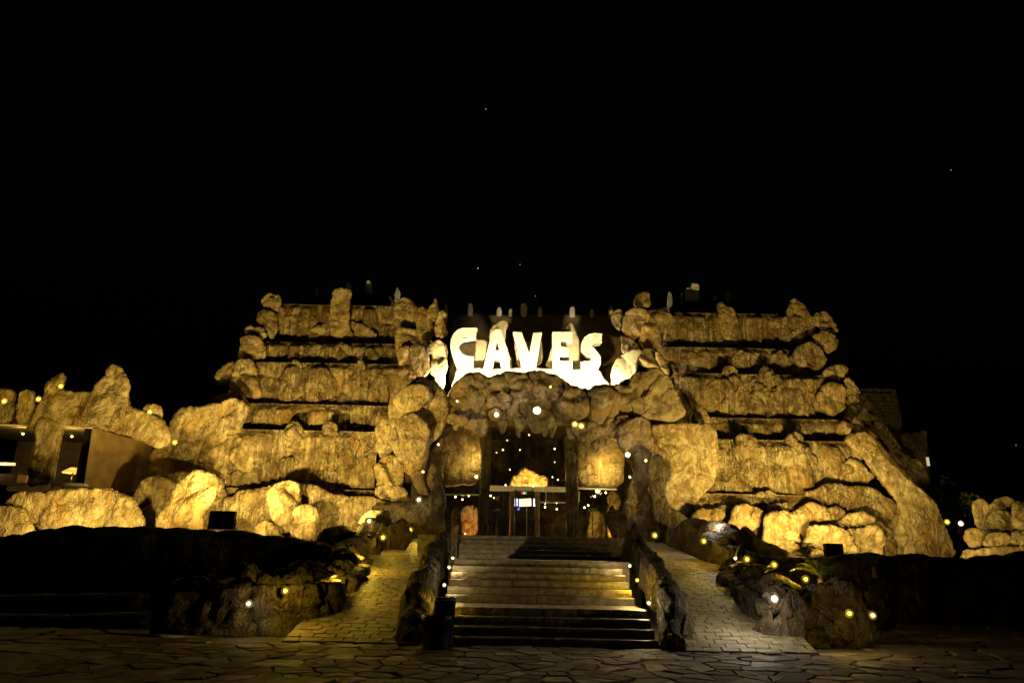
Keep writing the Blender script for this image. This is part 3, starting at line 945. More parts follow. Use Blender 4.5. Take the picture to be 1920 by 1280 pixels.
# rocks framing the letters
for o, Y, b, mt in [
    ([(780, 612), (778, 580), (795, 574), (810, 590), (812, 625), (808, 655), (790, 640)], 30.2, .6, 'rock'),
    ([(800, 592), (803, 575), (812, 568), (816, 556), (821, 570), (826, 590), (815, 606)], 30.0, .4, 'rock'),
    ([(814, 612), (822, 585), (834, 580), (839, 590), (834, 602), (841, 625), (828, 634), (816, 630)], 29.8, .4, 'rock'),
    ([(796, 655), (808, 640), (826, 632), (832, 655), (838, 680), (835, 705), (830, 735), (818, 715), (806, 694), (810, 670)], 29.3, .4, 'cream'),
    ([(825, 660), (832, 640), (840, 655), (838, 675)], 29.6, .3, 'rock'),
    ([(770, 690), (765, 650), (785, 640), (803, 665), (806, 700), (790, 712)], 29.0, .5, 'arch'),
    ([(1144, 600), (1150, 582), (1167, 579), (1168, 600), (1162, 622), (1150, 612)], 30.2, .4, 'rock'),
    ([(1165, 624), (1169, 590), (1188, 577), (1208, 577), (1220, 590), (1205, 620), (1188, 640)], 29.9, .6, 'rock'),
    ([(1195, 640), (1205, 590), (1232, 600), (1238, 630), (1238, 664), (1215, 668)], 30.0, .6, 'rock'),
    ([(1208, 604), (1210, 578), (1240, 582), (1262, 592), (1255, 620), (1230, 625)], 30.8, .5, 'rock'),
    ([(1150, 690), (1158, 672), (1174, 660), (1203, 653), (1196, 682), (1190, 706), (1164, 712), (1158, 733), (1150, 734), (1147, 712)], 29.2, .4, 'cream'),
    ([(1164, 660), (1162, 625), (1180, 632), (1205, 650), (1200, 660), (1178, 666)], 29.8, .4, 'rock'),
    ([(1196, 680), (1203, 650), (1232, 650), (1250, 690), (1228, 695)], 29.4, .5, 'arch'),
    ([(1228, 668), (1232, 655), (1244, 670), (1256, 700), (1248, 705)], 29.0, .3, 'rock'),
    ([(1187, 577), (1191, 550), (1217, 545), (1220, 575)], 30.6, .4, 'rock'),
]:
    rock(arch, o, Y, b, mat=mt, amp=.1)

# ================================================================== THE LETTERS
sign = root('letter_sign', 'giant white plaster letters spelling CAVES standing above the rock arch', 'sign', P(985, 735, 29.6))
LET = {
    'C': [(893, 615.5), (866, 615.5), (858, 619), (850.5, 626.5), (845.5, 638), (844.5, 653), (849, 671), (857, 689), (886, 694), (887.5, 669), (876, 668), (867, 664), (860, 655), (858.5, 647), (862, 639), (869, 635), (891, 632)],
    'A': [(905, 696), (913, 658), (922, 622.5), (929, 616), (938.5, 616), (947, 640), (953, 662), (957, 691), (940, 692), (937, 673.5), (926, 673), (922, 698)],
    'V': [(961.5, 621), (978, 621.5), (985.5, 642), (992.5, 661), (1000, 623), (1016.5, 622), (1011, 655), (1004.5, 693), (979, 693), (972, 660)],
    'E': [(1036, 621), (1074.5, 621), (1073.5, 638.5), (1051.5, 639), (1051.5, 648), (1067, 650), (1067, 666.5), (1049.5, 668.5), (1049.5, 675), (1073.5, 676), (1073.5, 695), (1037, 695)],
    'S': [(1128, 626.5), (1115, 625), (1104, 627), (1096, 632), (1091, 641), (1091, 654), (1099, 663.5), (1107, 669), (1108, 674), (1105, 677.5), (1090, 678), (1089, 695), (1113, 698), (1122, 691), (1126.5, 682), (1126, 669), (1118, 657.5), (1110, 650), (1113, 644), (1128, 640.5)],
}
for ch, pl in LET.items():
    holes = [[(931.5, 639), (929, 655.5), (936, 655.5)]] if ch == 'A' else []
    o = mk('letter', *extrude(pl, 29.3, .55, holes), M['plaster'], sign, smooth=False)
    bv = o.modifiers.new('edge', 'BEVEL'); bv.width = .03; bv.segments = 2; bv.limit_method = 'ANGLE'; bv.angle_limit = math.radians(40)
rock(sign, [(840, 738), (852, 705), (858, 688), (900, 692), (960, 690), (1020, 690), (1090, 692), (1124, 692), (1130, 706), (1152, 730), (1152, 752), (840, 752)], 29.5, .12, .5, R=.2, mat='cream', amp=.05, size=1.4, name='plinth')
for o in ([(858, 692), (857, 650), (866, 637), (905, 634), (914, 640), (905, 692)], [(940, 692), (948, 640), (962, 690)], [(968, 690), (963, 640), (975, 640), (1010, 640), (1018, 640), (1014, 690)],
          [(1020, 692), (1034, 650), (1064, 605), (1076, 606), (1088, 650), (1094, 692)], [(916, 636), (922, 612), (940, 600), (952, 602), (946, 640), (930, 640)]):  # last piece: a light patch above the A, put into pale plaster
    rock(sign, o, 30.0, .08, .4, R=.15, mat='cream', amp=.05, name='backing_or_light_patch')

# ================================================================== REAR ROOFS
def rear(label, outline, Y, chim):
    r = root('domed_roof', label, 'roof', P(outline[0][0], 740, Y))
    rock(r, outline, Y, .9, 2.5, R=.9, mat='thatch', amp=.1, name='dome', res=.12)
    for px, top, base, w, kind in chim:
        k = w / 2
        if kind == 'post': o = [(px - k, base + 6), (px - k, top), (px + k, top), (px + k, base + 6)]
        elif kind == 'leaf': o = [(px - k, base + 4), (px - k, (top + base) / 2), (px, top - 3), (px + k, (top + base) / 2), (px + k * .8, base + 4)]
        else: o = [(px - k, base + 5), (px - k * .9, (top + base) / 2), (px - k * .4, top), (px + k * .5, top), (px + k, (top + base) / 2), (px + k, base + 5)]
        rock(r, o, Y - .3, k / px_per_m(Y) * 1.0, None, mat='plaster', amp=.03, name='chimney', res=.06)
    return r


rear('dark domed roof behind the CAVES letters with a row of pale chimney stubs', [(842, 740), (846, 600), (856, 588), (880, 586), (950, 588), (1020, 588), (1100, 590), (1142, 592), (1160, 602), (1172, 740)], 32.6,
     [(882, 568, 586, 10, 'post'), (936, 575, 588, 10, 'k'), (982, 568, 588, 13, 'post'), (1012, 575, 588, 9, 'k'), (1073, 574, 590, 11, 'k'), (1145, 572, 592, 9, 'k'), (958, 578, 588, 8, 'k'), (1110, 580, 590, 9, 'k'), (836, 570, 600, 7, 'k')])
rear('dark domed roof above the left waterfall with pale rounded chimneys', [(585, 620), (590, 572), (620, 554), (690, 546), (735, 556), (765, 575), (770, 620)], 34.5,
     [(653, 527, 548, 13, 'k'), (691, 525, 548, 14, 'k'), (745, 538, 562, 12, 'leaf'), (594, 540, 574, 10, 'k'), (628, 540, 556, 8, 'k')])
rear('dark domed roof above the right waterfall with tall chimney posts', [(1222, 625), (1226, 585), (1270, 562), (1300, 556), (1360, 560), (1400, 576), (1400, 625)], 34.5,
     [(1256, 546, 578, 11, 'k'), (1303, 530, 560, 16, 'post'), (1290, 538, 560, 14, 'k'), (1365, 545, 566, 8, 'post'), (1341, 553, 562, 8, 'k'), (1278, 548, 570, 3, 'post')])
rear('low dark domed roof behind the right end of the right waterfall', [(1405, 625), (1410, 572), (1424, 564), (1440, 572), (1452, 570), (1466, 582), (1470, 625)], 34.0, [])

# ================================================================== LEFT WING
wing = root('restaurant_wing', 'low rocky restaurant building with lit windows left of the left waterfall', 'building', P(150, 915, 25.4))
rock(wing, [(40, 812), (60, 790), (68, 768), (82, 742), (82, 715), (98, 702), (123, 697), (120, 713), (112, 726), (122, 733), (164, 735), (200, 745), (255, 768), (304, 780), (316, 806), (320, 828),
            (300, 840), (281, 832), (230, 816), (174, 801), (118, 797), (80, 800)], 25.4, .5, 1.2, R=.5, amp=.16, size=.8, name='wall')
rock(wing, [(150, 790), (169, 739), (194, 705), (207, 684), (219, 679), (234, 697), (243, 722), (240, 756), (250, 775), (228, 796), (190, 798)], 25.2, .7, 1.0, amp=.2, size=.8, name='rock')
rock(wing, [(269, 788), (269, 760), (300, 757), (306, 772), (304, 790)], 25.6, .35, .5, amp=.07, name='rock')
rock(wing, [(232, 780), (240, 762), (268, 776), (264, 796)], 25.7, .35, .5, amp=.07, name='rock')
rock(wing, [(48, 914), (56, 874), (66, 842), (66, 800), (78, 782), (100, 788), (118, 795), (111, 830), (103, 870), (97, 908)], 25.3, .35, .8, R=.4, amp=.1, name='pier')
rock(wing, [(-40, 800), (-40, 735), (-5, 730), (27, 733), (29, 760), (20, 797)], 25.8, .4, .7, R=.4, amp=.1, name='rock')
rock(wing, [(30, 794), (34, 745), (40, 730), (62, 732), (68, 745), (60, 794)], 25.6, .4, .7, R=.4, amp=.1, name='rock')
rock(wing, [(-60, 800), (-60, 770), (20, 775), (75, 780), (82, 797)], 26.0, .2, .7, R=.3, amp=.06, name='wall')
rock(wing, [(276, 925), (284, 850), (300, 828), (318, 800), (330, 770), (391, 762), (440, 745), (470, 760), (455, 800), (432, 830), (424, 915), (400, 945), (330, 940)], 27.6, .9, 1.5, R=.8, amp=.26, size=.9, name='wall')
# recessed brown side wall, running away from the window
a, b, c, d = P(173, 803, 25.45), P(281, 833, 28.3), P(266, 925, 28.3), P(157, 912, 25.45)
th = np.array((.12, .12, 0))
mk('side_panel', [a, b, c, d, a + th, b + th, c + th, d + th], [(0, 3, 2, 1), (4, 5, 6, 7), (0, 1, 5, 4), (1, 2, 6, 5), (2, 3, 7, 6), (3, 0, 4, 7)], M['brown'], wing, smooth=False)


def slab_px(pl, Y, th):
    return extrude(pl, Y, th)


def bar(p, q, r, name, mat, parent, n=4):
    return mk(name, *tube([p, q], r, n), M[mat], parent, smooth=False)


w1 = mk('window', *slab_px([(116, 797), (172, 800), (171.3, 803), (117, 800)], 25.38, .1), M['cream'], wing, smooth=False)
mk('window_frame', *slab_px([(114.5, 798), (117.5, 798), (100, 906), (97, 906)], 25.38, .1), M['cream'], w1, smooth=False)
mk('window_frame', *slab_px([(95, 904), (158, 906), (158, 911), (95, 910)], 25.3, .25), M['cream'], w1, smooth=False)
mk('pane', *slab_px([(117.5, 800), (171.5, 803), (157, 906), (100, 904)], 25.44, .02), M['glass'], w1, smooth=False)
w2 = mk('window', *slab_px([(-60, 794), (66, 796), (66, 799), (-60, 797)], 25.55, .1), M['cream'], wing, smooth=False)
mk('pane', *slab_px([(-60, 797), (66, 799), (48, 904), (-60, 902)], 25.6, .02), M['glass'], w2, smooth=False)
mk('window_frame', *slab_px([(-60, 902), (48, 904), (48, 909), (-60, 908)], 25.5, .3), M['cream'], w2, smooth=False)
A = P(-60, 910, 25.8); B = P(172, 790, 25.8)
zf = P(0, 915, 25.8)[2]
mk('room', *join(boxv(A[0] - 3, B[0] - .25, 32.0, 32.2, zf - .3, B[2] + .2), boxv(A[0] - 3, B[0] - .25, 25.9, 32.0, zf - .4, zf - .1), boxv(A[0] - 3, B[0] - .25, 26.0, 32.0, B[2] + .1, B[2] + .3),
                 boxv(B[0] - .25, B[0] - .1, 25.9, 32.2, zf - .4, B[2] + .3)), M['thatch'], wing, smooth=False)
# plinth under the wing
mk('plinth', *boxv(A[0] - 3, P(275, 900, 27)[0], 25.9, 30, 1.4, zf - .08), M['dark'], wing, smooth=False)

# ================================================================== STONE TOWERS AND ROCK PILE ON THE RIGHT
t1 = root('stone_tower', 'dim square stone tower with rough masonry top, the taller behind the right buttress', 'tower', P(1660, 980, 34))
rock(t1, [(1600, 735), (1606, 729), (1681, 729), (1683, 745), (1690, 772), (1694, 835), (1700, 985), (1600, 985)], 34, .35, 2.5, R=.3, soft=0, mat='rock', amp=.12, size=.5, wrinkle=1.2, name='wall')
mr = random.Random(3)
tp, tq = P(1614, 735, 33.6), P(1681, 772, 33.6)
zz = tq[2]
while zz < tp[2] - .05:
    hh = mr.uniform(.14, .22); xx = tp[0]
    while xx < tq[0] - .08:
        ww = min(mr.uniform(.22, .5), tq[0] - xx)
        mk('brick', *bevbox(xx, xx + ww - .02, 33.52 + mr.uniform(-.03, .03), 33.8, zz, zz + hh - .02, .02), M['rock'], t1, smooth=False)
        xx += ww
    zz += hh
t2 = root('stone_tower', 'dim stone tower with a pale light strip, the shorter of the two right towers', 'tower', P(1720, 980, 33))
rock(t2, [(1690, 812), (1735, 809), (1737, 835), (1742, 860), (1748, 930), (1752, 985), (1690, 985)], 33, .3, 2.0, R=.3, soft=0, mat='rock', amp=.1, size=.5, name='wall')
mk('light_strip', *boxv(P(1734, 858, 32.7)[0], P(1738, 858, 32.7)[0], 32.55, 32.62, P(1736, 873, 32.6)[2], P(1736, 857, 32.6)[2]), emis('strip_light', (1, .85, .6), .55), t2, smooth=False)
pile = root('rock_outcrop', 'jumbled golden rock outcrop lit from below at the far right edge', 'rock outcrop', P(1870, 1048, 22))
for o, Y, b in [
    ([(1829, 990), (1826, 960), (1821, 936), (1846, 935), (1850, 946), (1862, 942), (1872, 929), (1891, 925), (1907, 938), (1935, 935), (1940, 1000), (1850, 1000)], 23.5, .5),
    ([(1850, 1000), (1850, 968), (1858, 956), (1880, 954), (1897, 968), (1900, 1000), (1875, 1012)], 23.0, .5),
    ([(1809, 1012), (1811, 990), (1825, 988), (1850, 994), (1848, 1020), (1820, 1026)], 22.6, .4),
    ([(1895, 970), (1900, 940), (1940, 936), (1945, 1010), (1905, 1005)], 22.7, .5),
    ([(1840, 1020), (1850, 1000), (1885, 996), (1900, 1015), (1870, 1030)], 22.4, .4),
    ([(1890, 1020), (1900, 995), (1945, 990), (1945, 1030)], 22.3, .4),
    ([(1800, 1050), (1806, 1030), (1850, 1026), (1910, 1022), (1945, 1025), (1945, 1052)], 22.2, .35),
]:
    rock(pile, o, Y, b, mat='pale', amp=.1)

# ================================================================== BOULDERS
def boulder(label, outline, Y, b, mat='rock', back=None, **k):
    k.setdefault('amp', .2)
    v, f = relief(outline, Y, b, back, **k)
    base = np.array((v[:, 0].mean(), v[:, 1].mean(), v[:, 2].min()))
    o = mk('boulder', v, f, M[mat], None, origin=base)
    return tag(o, label, 'boulder')


boulder('long low lit boulder lying in front of the restaurant windows', [(4, 946), (30, 926), (56, 920), (127, 917), (197, 914), (242, 925), (254, 941), (272, 980), (270, 1003), (84, 1005), (53, 980), (48, 955)], 22.6, 1.0, 'rock', amp=.2, size=1.0, wrinkle=1.2)
boulder('dark wrinkled boulder at the left end of the long lit boulder', [(-40, 1010), (-40, 950), (4, 946), (46, 952), (56, 975), (66, 1005)], 22.2, .6, 'rock')
boulder('tall slanting boulder leaning beside the long lit boulder, left of the floodlight', [(288, 1004), (294, 968), (326, 938), (345, 899), (366, 881), (402, 887), (409, 913), (396, 946), (376, 964), (382, 1004)], 23.4, .8, 'rock', amp=.24, size=1.1, wrinkle=1.2)
boulder('dim sloping boulder between the long boulder and the tall slanting one', [(246, 940), (262, 905), (290, 893), (330, 900), (340, 925), (318, 950), (300, 985), (280, 1000), (262, 975)], 25.0, .6, 'rock', amp=.16)
boulder('tall smooth boulder standing in front of the lowest left waterfall tier', [(500, 922), (511, 906), (540, 895), (561, 901), (566, 926), (563, 942), (553, 962), (548, 1000), (520, 1000), (514, 967)], 25.2, .8, 'rock', amp=.2, size=1.0, wrinkle=1.2)
boulder('square-faced boulder leaning against the tall smooth boulder', [(552, 955), (570, 944), (595, 954), (597, 970), (590, 1004), (560, 1010), (543, 994)], 24.6, .7, 'rock', amp=.2, wrinkle=1.2)
boulder('small domed boulder at the wall top right of the square floodlight', [(471, 1008), (479, 983), (500, 974), (520, 986), (530, 1008)], 24.6, .5, 'rock', amp=.1)
boulder('low glaring pale boulder at the right end of the left front wall', [(580, 1030), (596, 1004), (612, 990), (642, 981), (672, 1002), (655, 1036)], 20.4, .4, 'pale', amp=.12)
boulder('rounded pale boulder capping the wall beside the left ramp', [(672, 985), (682, 960), (702, 952), (730, 958), (737, 974), (728, 992)], 22.4, .5, 'pale', amp=.1)
boulder('dark spiky boulder in front of the rounded pale boulder by the left ramp', [(668, 1012), (670, 985), (690, 975), (735, 985), (760, 975), (775, 1010), (760, 1030), (690, 1030)], 21.6, .5, 'dark', amp=.2)
boulder('flat pale boulder tilted under the lowest right waterfall tier', [(1388, 994), (1396, 985), (1426, 1007), (1480, 1034), (1470, 1050), (1412, 1046), (1394, 1016)], 20.2, .35, 'pale', amp=.06)
for lab, o, Y, b in [
    ('small oblong boulder at the foot of the rock panel right of the arch', [(1295, 972), (1308, 953), (1356, 952), (1356, 970), (1303, 984)], 25.6, .5),
    ('knobbly boulder above the bright white lamp by the right ramp', [(1362, 985), (1372, 955), (1400, 942), (1428, 955), (1424, 990), (1390, 1000)], 25.4, .6),
    ('large rounded boulder in the middle of the right boulder heap', [(1428, 1012), (1430, 985), (1440, 960), (1474, 954), (1494, 972), (1499, 1012), (1485, 1040), (1440, 1036)], 24.8, .7),
    ('dome-topped boulder behind the large rounded boulder on the right', [(1482, 962), (1500, 948), (1523, 942), (1549, 952), (1566, 975), (1560, 1000), (1497, 1000)], 25.6, .6),
    ('sloping slab boulder right of the large rounded boulder', [(1504, 1036), (1512, 990), (1539, 986), (1578, 985), (1596, 1008), (1614, 1036)], 24.4, .6),
    ('square boulder beside the foot of the buttress', [(1588, 994), (1600, 988), (1652, 988), (1662, 1012), (1655, 1046), (1612, 1040)], 24.8, .6),
    ('flat-topped boulder under the lowest lip near the buttress', [(1560, 985), (1584, 966), (1620, 958), (1640, 972), (1662, 986), (1650, 1000), (1590, 1002)], 25.5, .5),
]:
    boulder(lab, o, Y + .25, b + .2, 'rock', amp=.22, mound=True, wrinkle=1.2)

# ================================================================== RETAINING WALLS AND PARAPETS
def wallthing(name, label, cat, tops, zb, thick, mat, **k):
    v, f = rockwall(tops, zb, thick, **k)
    o = mk(name, v, f, M[mat], None, origin=(v[:, 0].mean(), v[:, 1].mean(), v[:, 2].min()))
    return tag(o, label, cat)


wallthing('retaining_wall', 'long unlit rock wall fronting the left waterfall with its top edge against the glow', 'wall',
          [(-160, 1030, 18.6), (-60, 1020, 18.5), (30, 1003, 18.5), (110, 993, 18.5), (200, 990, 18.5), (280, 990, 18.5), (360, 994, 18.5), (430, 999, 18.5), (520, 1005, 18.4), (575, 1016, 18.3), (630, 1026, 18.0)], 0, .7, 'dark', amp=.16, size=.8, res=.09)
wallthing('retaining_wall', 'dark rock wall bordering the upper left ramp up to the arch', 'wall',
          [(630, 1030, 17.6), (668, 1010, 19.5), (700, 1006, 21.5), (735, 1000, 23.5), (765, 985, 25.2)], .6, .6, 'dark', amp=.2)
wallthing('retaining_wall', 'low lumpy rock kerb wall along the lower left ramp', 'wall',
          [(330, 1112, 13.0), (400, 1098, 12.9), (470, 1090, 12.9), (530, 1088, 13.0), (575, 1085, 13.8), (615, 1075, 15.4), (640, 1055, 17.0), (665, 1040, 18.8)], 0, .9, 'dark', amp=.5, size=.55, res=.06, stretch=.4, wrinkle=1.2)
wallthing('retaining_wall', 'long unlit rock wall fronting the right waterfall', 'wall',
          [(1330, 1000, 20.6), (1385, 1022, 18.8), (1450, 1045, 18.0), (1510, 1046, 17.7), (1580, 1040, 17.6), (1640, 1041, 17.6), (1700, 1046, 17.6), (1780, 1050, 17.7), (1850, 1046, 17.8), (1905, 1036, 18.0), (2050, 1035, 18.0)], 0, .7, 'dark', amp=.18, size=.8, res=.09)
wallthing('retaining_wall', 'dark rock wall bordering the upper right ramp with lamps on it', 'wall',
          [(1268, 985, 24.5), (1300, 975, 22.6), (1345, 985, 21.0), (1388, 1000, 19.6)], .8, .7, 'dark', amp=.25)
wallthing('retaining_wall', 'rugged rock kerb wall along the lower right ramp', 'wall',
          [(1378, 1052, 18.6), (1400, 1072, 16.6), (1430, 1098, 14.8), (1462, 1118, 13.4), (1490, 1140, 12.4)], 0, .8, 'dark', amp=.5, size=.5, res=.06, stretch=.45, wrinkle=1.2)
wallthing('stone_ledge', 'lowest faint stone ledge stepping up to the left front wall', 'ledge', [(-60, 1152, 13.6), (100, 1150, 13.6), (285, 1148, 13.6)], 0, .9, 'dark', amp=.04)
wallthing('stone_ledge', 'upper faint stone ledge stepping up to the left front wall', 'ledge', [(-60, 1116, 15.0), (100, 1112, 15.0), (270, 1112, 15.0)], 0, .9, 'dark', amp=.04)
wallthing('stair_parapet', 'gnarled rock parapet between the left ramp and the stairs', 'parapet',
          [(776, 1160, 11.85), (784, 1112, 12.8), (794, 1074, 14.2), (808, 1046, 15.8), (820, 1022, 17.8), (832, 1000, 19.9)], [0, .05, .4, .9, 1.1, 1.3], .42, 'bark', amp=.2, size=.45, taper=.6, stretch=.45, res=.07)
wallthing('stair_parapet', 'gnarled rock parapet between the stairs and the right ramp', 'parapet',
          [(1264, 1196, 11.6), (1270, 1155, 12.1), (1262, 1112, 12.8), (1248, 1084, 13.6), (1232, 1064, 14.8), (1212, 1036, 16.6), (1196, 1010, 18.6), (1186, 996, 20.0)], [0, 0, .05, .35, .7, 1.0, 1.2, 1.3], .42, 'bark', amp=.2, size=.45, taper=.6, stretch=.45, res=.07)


def pillar(name, label, cat, o, Y, b, mat='bark', **k):
    k.setdefault('amp', .1)
    v, f = relief(o, Y, b, None, **k)
    return tag(mk(name, v, f, M[mat], None, origin=(v[:, 0].mean(), Y, v[:, 2].min())), label, cat)


pillar('stone_post', 'tall twisted stone post at the top of the left parapet', 'post', [(843, 1050), (846, 1000), (848, 962), (853, 950), (860, 956), (859, 1000), (856, 1050)], 18.6, .18, stretch=.5)
pillar('stone_post', 'short pointed pale stone post left of the tall twisted post', 'post', [(820, 1018), (825, 992), (829, 986), (834, 990), (834, 1010), (830, 1030), (822, 1030)], 19.6, .15, 'rock', amp=.05)
pillar('stone_post', 'forked dark stone post at the top of the right parapet', 'post', [(1186, 1050), (1186, 1012), (1184, 985), (1192, 978), (1198, 1000), (1206, 1004), (1207, 1050)], 18.4, .2)

# planter rock on the right with palm
boulder('big hollow-looking dark boulder beside the right ramp, beneath the palm fronds', [(1476, 1214), (1478, 1150), (1490, 1118), (1520, 1096), (1570, 1088), (1610, 1104), (1632, 1150), (1640, 1214)], 12.6, .7, 'dark', amp=.25, size=.6)
boulder('dim square-topped rock right of the palm boulder', [(1600, 1180), (1612, 1112), (1668, 1108), (1680, 1150), (1676, 1185)], 14.2, .4, 'dark', amp=.12)

# ================================================================== ENTRANCE FRONT
def panel(label, o, Y):
    v, f = relief(o, Y, .22, .3, R=.25, amp=.10, size=.9, wrinkle=1.4, chip=0)
    o_ = mk('wall_panel', v, f, M['rock'], arch); o_['label'] = label
    return o_


panel('rough rock wall panel above the glass left of the entrance doors', [(818, 912), (822, 830), (840, 800), (880, 800), (908, 805), (906, 908)], 29.4)
panel('smooth glowing rock wall panel above the glass right of the entrance doors', [(1076, 914), (1080, 808), (1110, 800), (1160, 800), (1172, 830), (1168, 916)], 29.4)
pillar('rock_pillar', 'slim rock pillar left of the entrance doors', 'pillar', [(897, 1012), (898, 935), (903, 880), (899, 812), (922, 806), (920, 870), (916, 940), (914, 1012)], 28.6, .25, 'bark', amp=.09, stretch=.4)
pillar('rock_pillar', 'rough tree-like rock pillar right of the entrance doors', 'pillar', [(1061, 1012), (1062, 940), (1060, 870), (1058, 812), (1086, 812), (1085, 860), (1083, 930), (1083, 1012)], 28.6, .28, 'bark', amp=.1, stretch=.4)

gf = root('glass_front', 'glass entrance front with a pale beam across the doors', 'glass front', P(990, 1010, 30))
mk('header_beam', *slab_px([(918, 910), (1061, 912.5), (1061, 921), (918, 919)], 29.7, .25), M['plaster'], gf, smooth=False)
mk('header_beam', *slab_px([(1082, 913), (1156, 915.5), (1156, 918.5), (1082, 916)], 29.3, .15), M['alu'], gf, smooth=False)
mk('header_beam', *slab_px([(822, 925), (898, 926), (898, 928.5), (822, 927.5)], 29.3, .12), M['alu'], gf, smooth=False)
mk('pane', *slab_px([(920, 800), (1060, 800), (1060, 910), (920, 908)], 29.9, .03), M['glass'], gf, smooth=False)
mk('pane', *slab_px([(1084, 918), (1160, 919), (1160, 1012), (1084, 1012)], 29.4, .03), M['glass'], gf, smooth=False)
mk('pane', *slab_px([(822, 928), (898, 929), (898, 1012), (822, 1012)], 29.4, .03), M['glass'], gf, smooth=False)
mk('pane', *slab_px([(1012, 944), (1060, 945), (1060, 1012), (1012, 1012)], 29.9, .03), M['glass'], gf, smooth=False)
mk('rail', *slab_px([(1008, 939.5), (1060, 940.5), (1060, 943), (1008, 942)], 29.75, .1), M['alu'], gf, smooth=False)
mk('rail', *slab_px([(1008, 959.5), (1060, 960.5), (1060, 961.5), (1008, 960.5)], 29.78, .05), M['metal'], gf, smooth=False)
for x, y0 in ((822, 922), (1024, 921)):
    mk('mullion', *slab_px([(x - .8, y0), (x + .8, y0), (x + .8, 1010 if x < 900 else 942), (x - .8, 1010 if x < 900 else 942)], 29.35, .08), M['alu'], gf, smooth=False)
mk('mullion', *slab_px([(1085, 921), (1087, 921), (1087, 940), (1085, 940)], 29.2, .08), M['alu'], gf, smooth=False)
mk('mullion', *slab_px([(950, 921), (951.5, 921), (951.5, 1010), (950, 1010)], 29.75, .08), M['metal'], gf, smooth=False)

door = root('entrance_door', 'glazed entrance door in a dark frame between wooden posts', 'door', P(983, 1010, 29.6))
for x in (967, 999):
    mk('frame', *slab_px([(x - 1.4, 917), (x + 1.4, 917), (x + 1.4, 1012), (x - 1.4, 1012)], 29.4, .1), M['black'], door, smooth=False)
mk('frame', *slab_px([(967, 926.5), (999, 927), (999, 929.5), (967, 929)], 29.45, .06), M['black'], door, smooth=False)
mk('frame', *slab_px([(967, 920), (999, 920), (999, 921.5), (967, 921.5)], 29.45, .06), M['black'], door, smooth=False)
mk('handle', *slab_px([(986.8, 944), (988.3, 944), (988.3, 1008), (986.8, 1008)], 29.42, .05), M['alu'], door, smooth=False)
mk('pane', *slab_px([(968.5, 929), (997.5, 929), (997.5, 1010), (968.5, 1010)], 29.5, .02), M['glass'], door, smooth=False)
for a, b in (((955, 966), (920, 1012)), ((1003, 1012), (921, 1012))):
    v, f = relief([(a[0], b[1]), (a[0] + 1, 960), (a[0], b[0]), (a[1], b[0]), (a[1] - 1, 960), (a[1], b[1])], 29.65, .1, .1, amp=.04, stretch=.4, soft=0)
    mk('post', v, f, M['wood'], door)
ex = root('exit_sign', 'small red, white and green sign above the entrance door', 'sign', P(982, 925, 29.35))
for i, (c, p0, p1) in enumerate((((.8, .05, .02), 977.5, 981), ((.8, .8, .7), 981, 984), ((.05, .5, .15), 984, 987.5))):
    mk('stripe', *slab_px([(p0, 921.8), (p1, 921.8), (p1, 925.8), (p0, 925.8)], 29.36, .03), emis('sign_colour_%s' % 'abc'[i], c, .9), ex, smooth=False)

# lobby shell
lob = root('lobby', 'dark cave-like lobby room behind the glass front', 'room', (.6, 36, Z_DECK))
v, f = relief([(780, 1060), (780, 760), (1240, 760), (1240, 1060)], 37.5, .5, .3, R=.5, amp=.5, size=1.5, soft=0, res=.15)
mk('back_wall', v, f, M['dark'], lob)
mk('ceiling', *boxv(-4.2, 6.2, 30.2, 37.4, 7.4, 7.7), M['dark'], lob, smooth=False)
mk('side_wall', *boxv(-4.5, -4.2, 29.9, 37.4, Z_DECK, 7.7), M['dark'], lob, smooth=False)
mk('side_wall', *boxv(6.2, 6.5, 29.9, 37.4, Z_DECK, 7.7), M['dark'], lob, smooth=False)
pillar('display_rock', 'amber lit rock hung above the door inside the lobby', 'rock', [(954, 915), (961, 893), (970, 888), (979, 874), (1004, 884), (1012, 890), (1022, 892), (1028, 900), (1023, 915)], 31.5, .5, 'rock', amp=.15, wrinkle=1.2, size=.5)
pillar('display_rock', 'glowing cracked orange rock low behind the glass left of the doors', 'rock', [(864, 1005), (866, 975), (864, 958), (872, 949), (888, 948), (896, 955), (895, 1005)], 31.0, .4, 'rock', amp=.08, wrinkle=1.2, size=.5)
pillar('display_rock', 'golden tall rock at the right edge behind the right-hand glass', 'rock', [(1138, 1012), (1141, 960), (1139, 928), (1150, 920), (1163, 932), (1164, 965), (1166, 1012)], 30.4, .3, 'rock', amp=.12, size=.5)
pillar('display_rock', 'brown column-like rock dim behind the right-hand glass', 'rock', [(1102, 1012), (1106, 962), (1120, 955), (1134, 965), (1138, 1012)], 31.5, .3, 'rock', amp=.12, size=.5)
scr = root('video_screen', 'bright blue and white video screen glowing through the entrance door', 'screen', P(985, 960, 33))
for i, (c, q) in enumerate((((.35, .45, 1.0), (961, 971)), ((1.0, .75, .5), (973.5, 996)), ((.8, .85, 1.0), (997.5, 1008)))):
    mk('screen_field', *slab_px([(q[0], 935), (q[1], 934), (q[1], 948), (q[0], 949)], 33.0, .06), emis('screen_%s' % 'abc'[i], c, 3.0), scr, smooth=False)
mk('screen_field', *slab_px([(970, 952), (975, 951), (974, 956), (970, 956)], 33.0, .06), emis('screen_d', (.05, .12, 1.0), 2.0), scr, smooth=False)
nt_ = root('notice_board', 'small pale notice plate behind the right-hand glass', 'notice', P(1111, 960, 29.9))
mk('plate', *slab_px([(1103, 952), (1119, 952.5), (1119, 960), (1103, 959.5)], 29.8, .04), M['alu'], nt_, smooth=False)
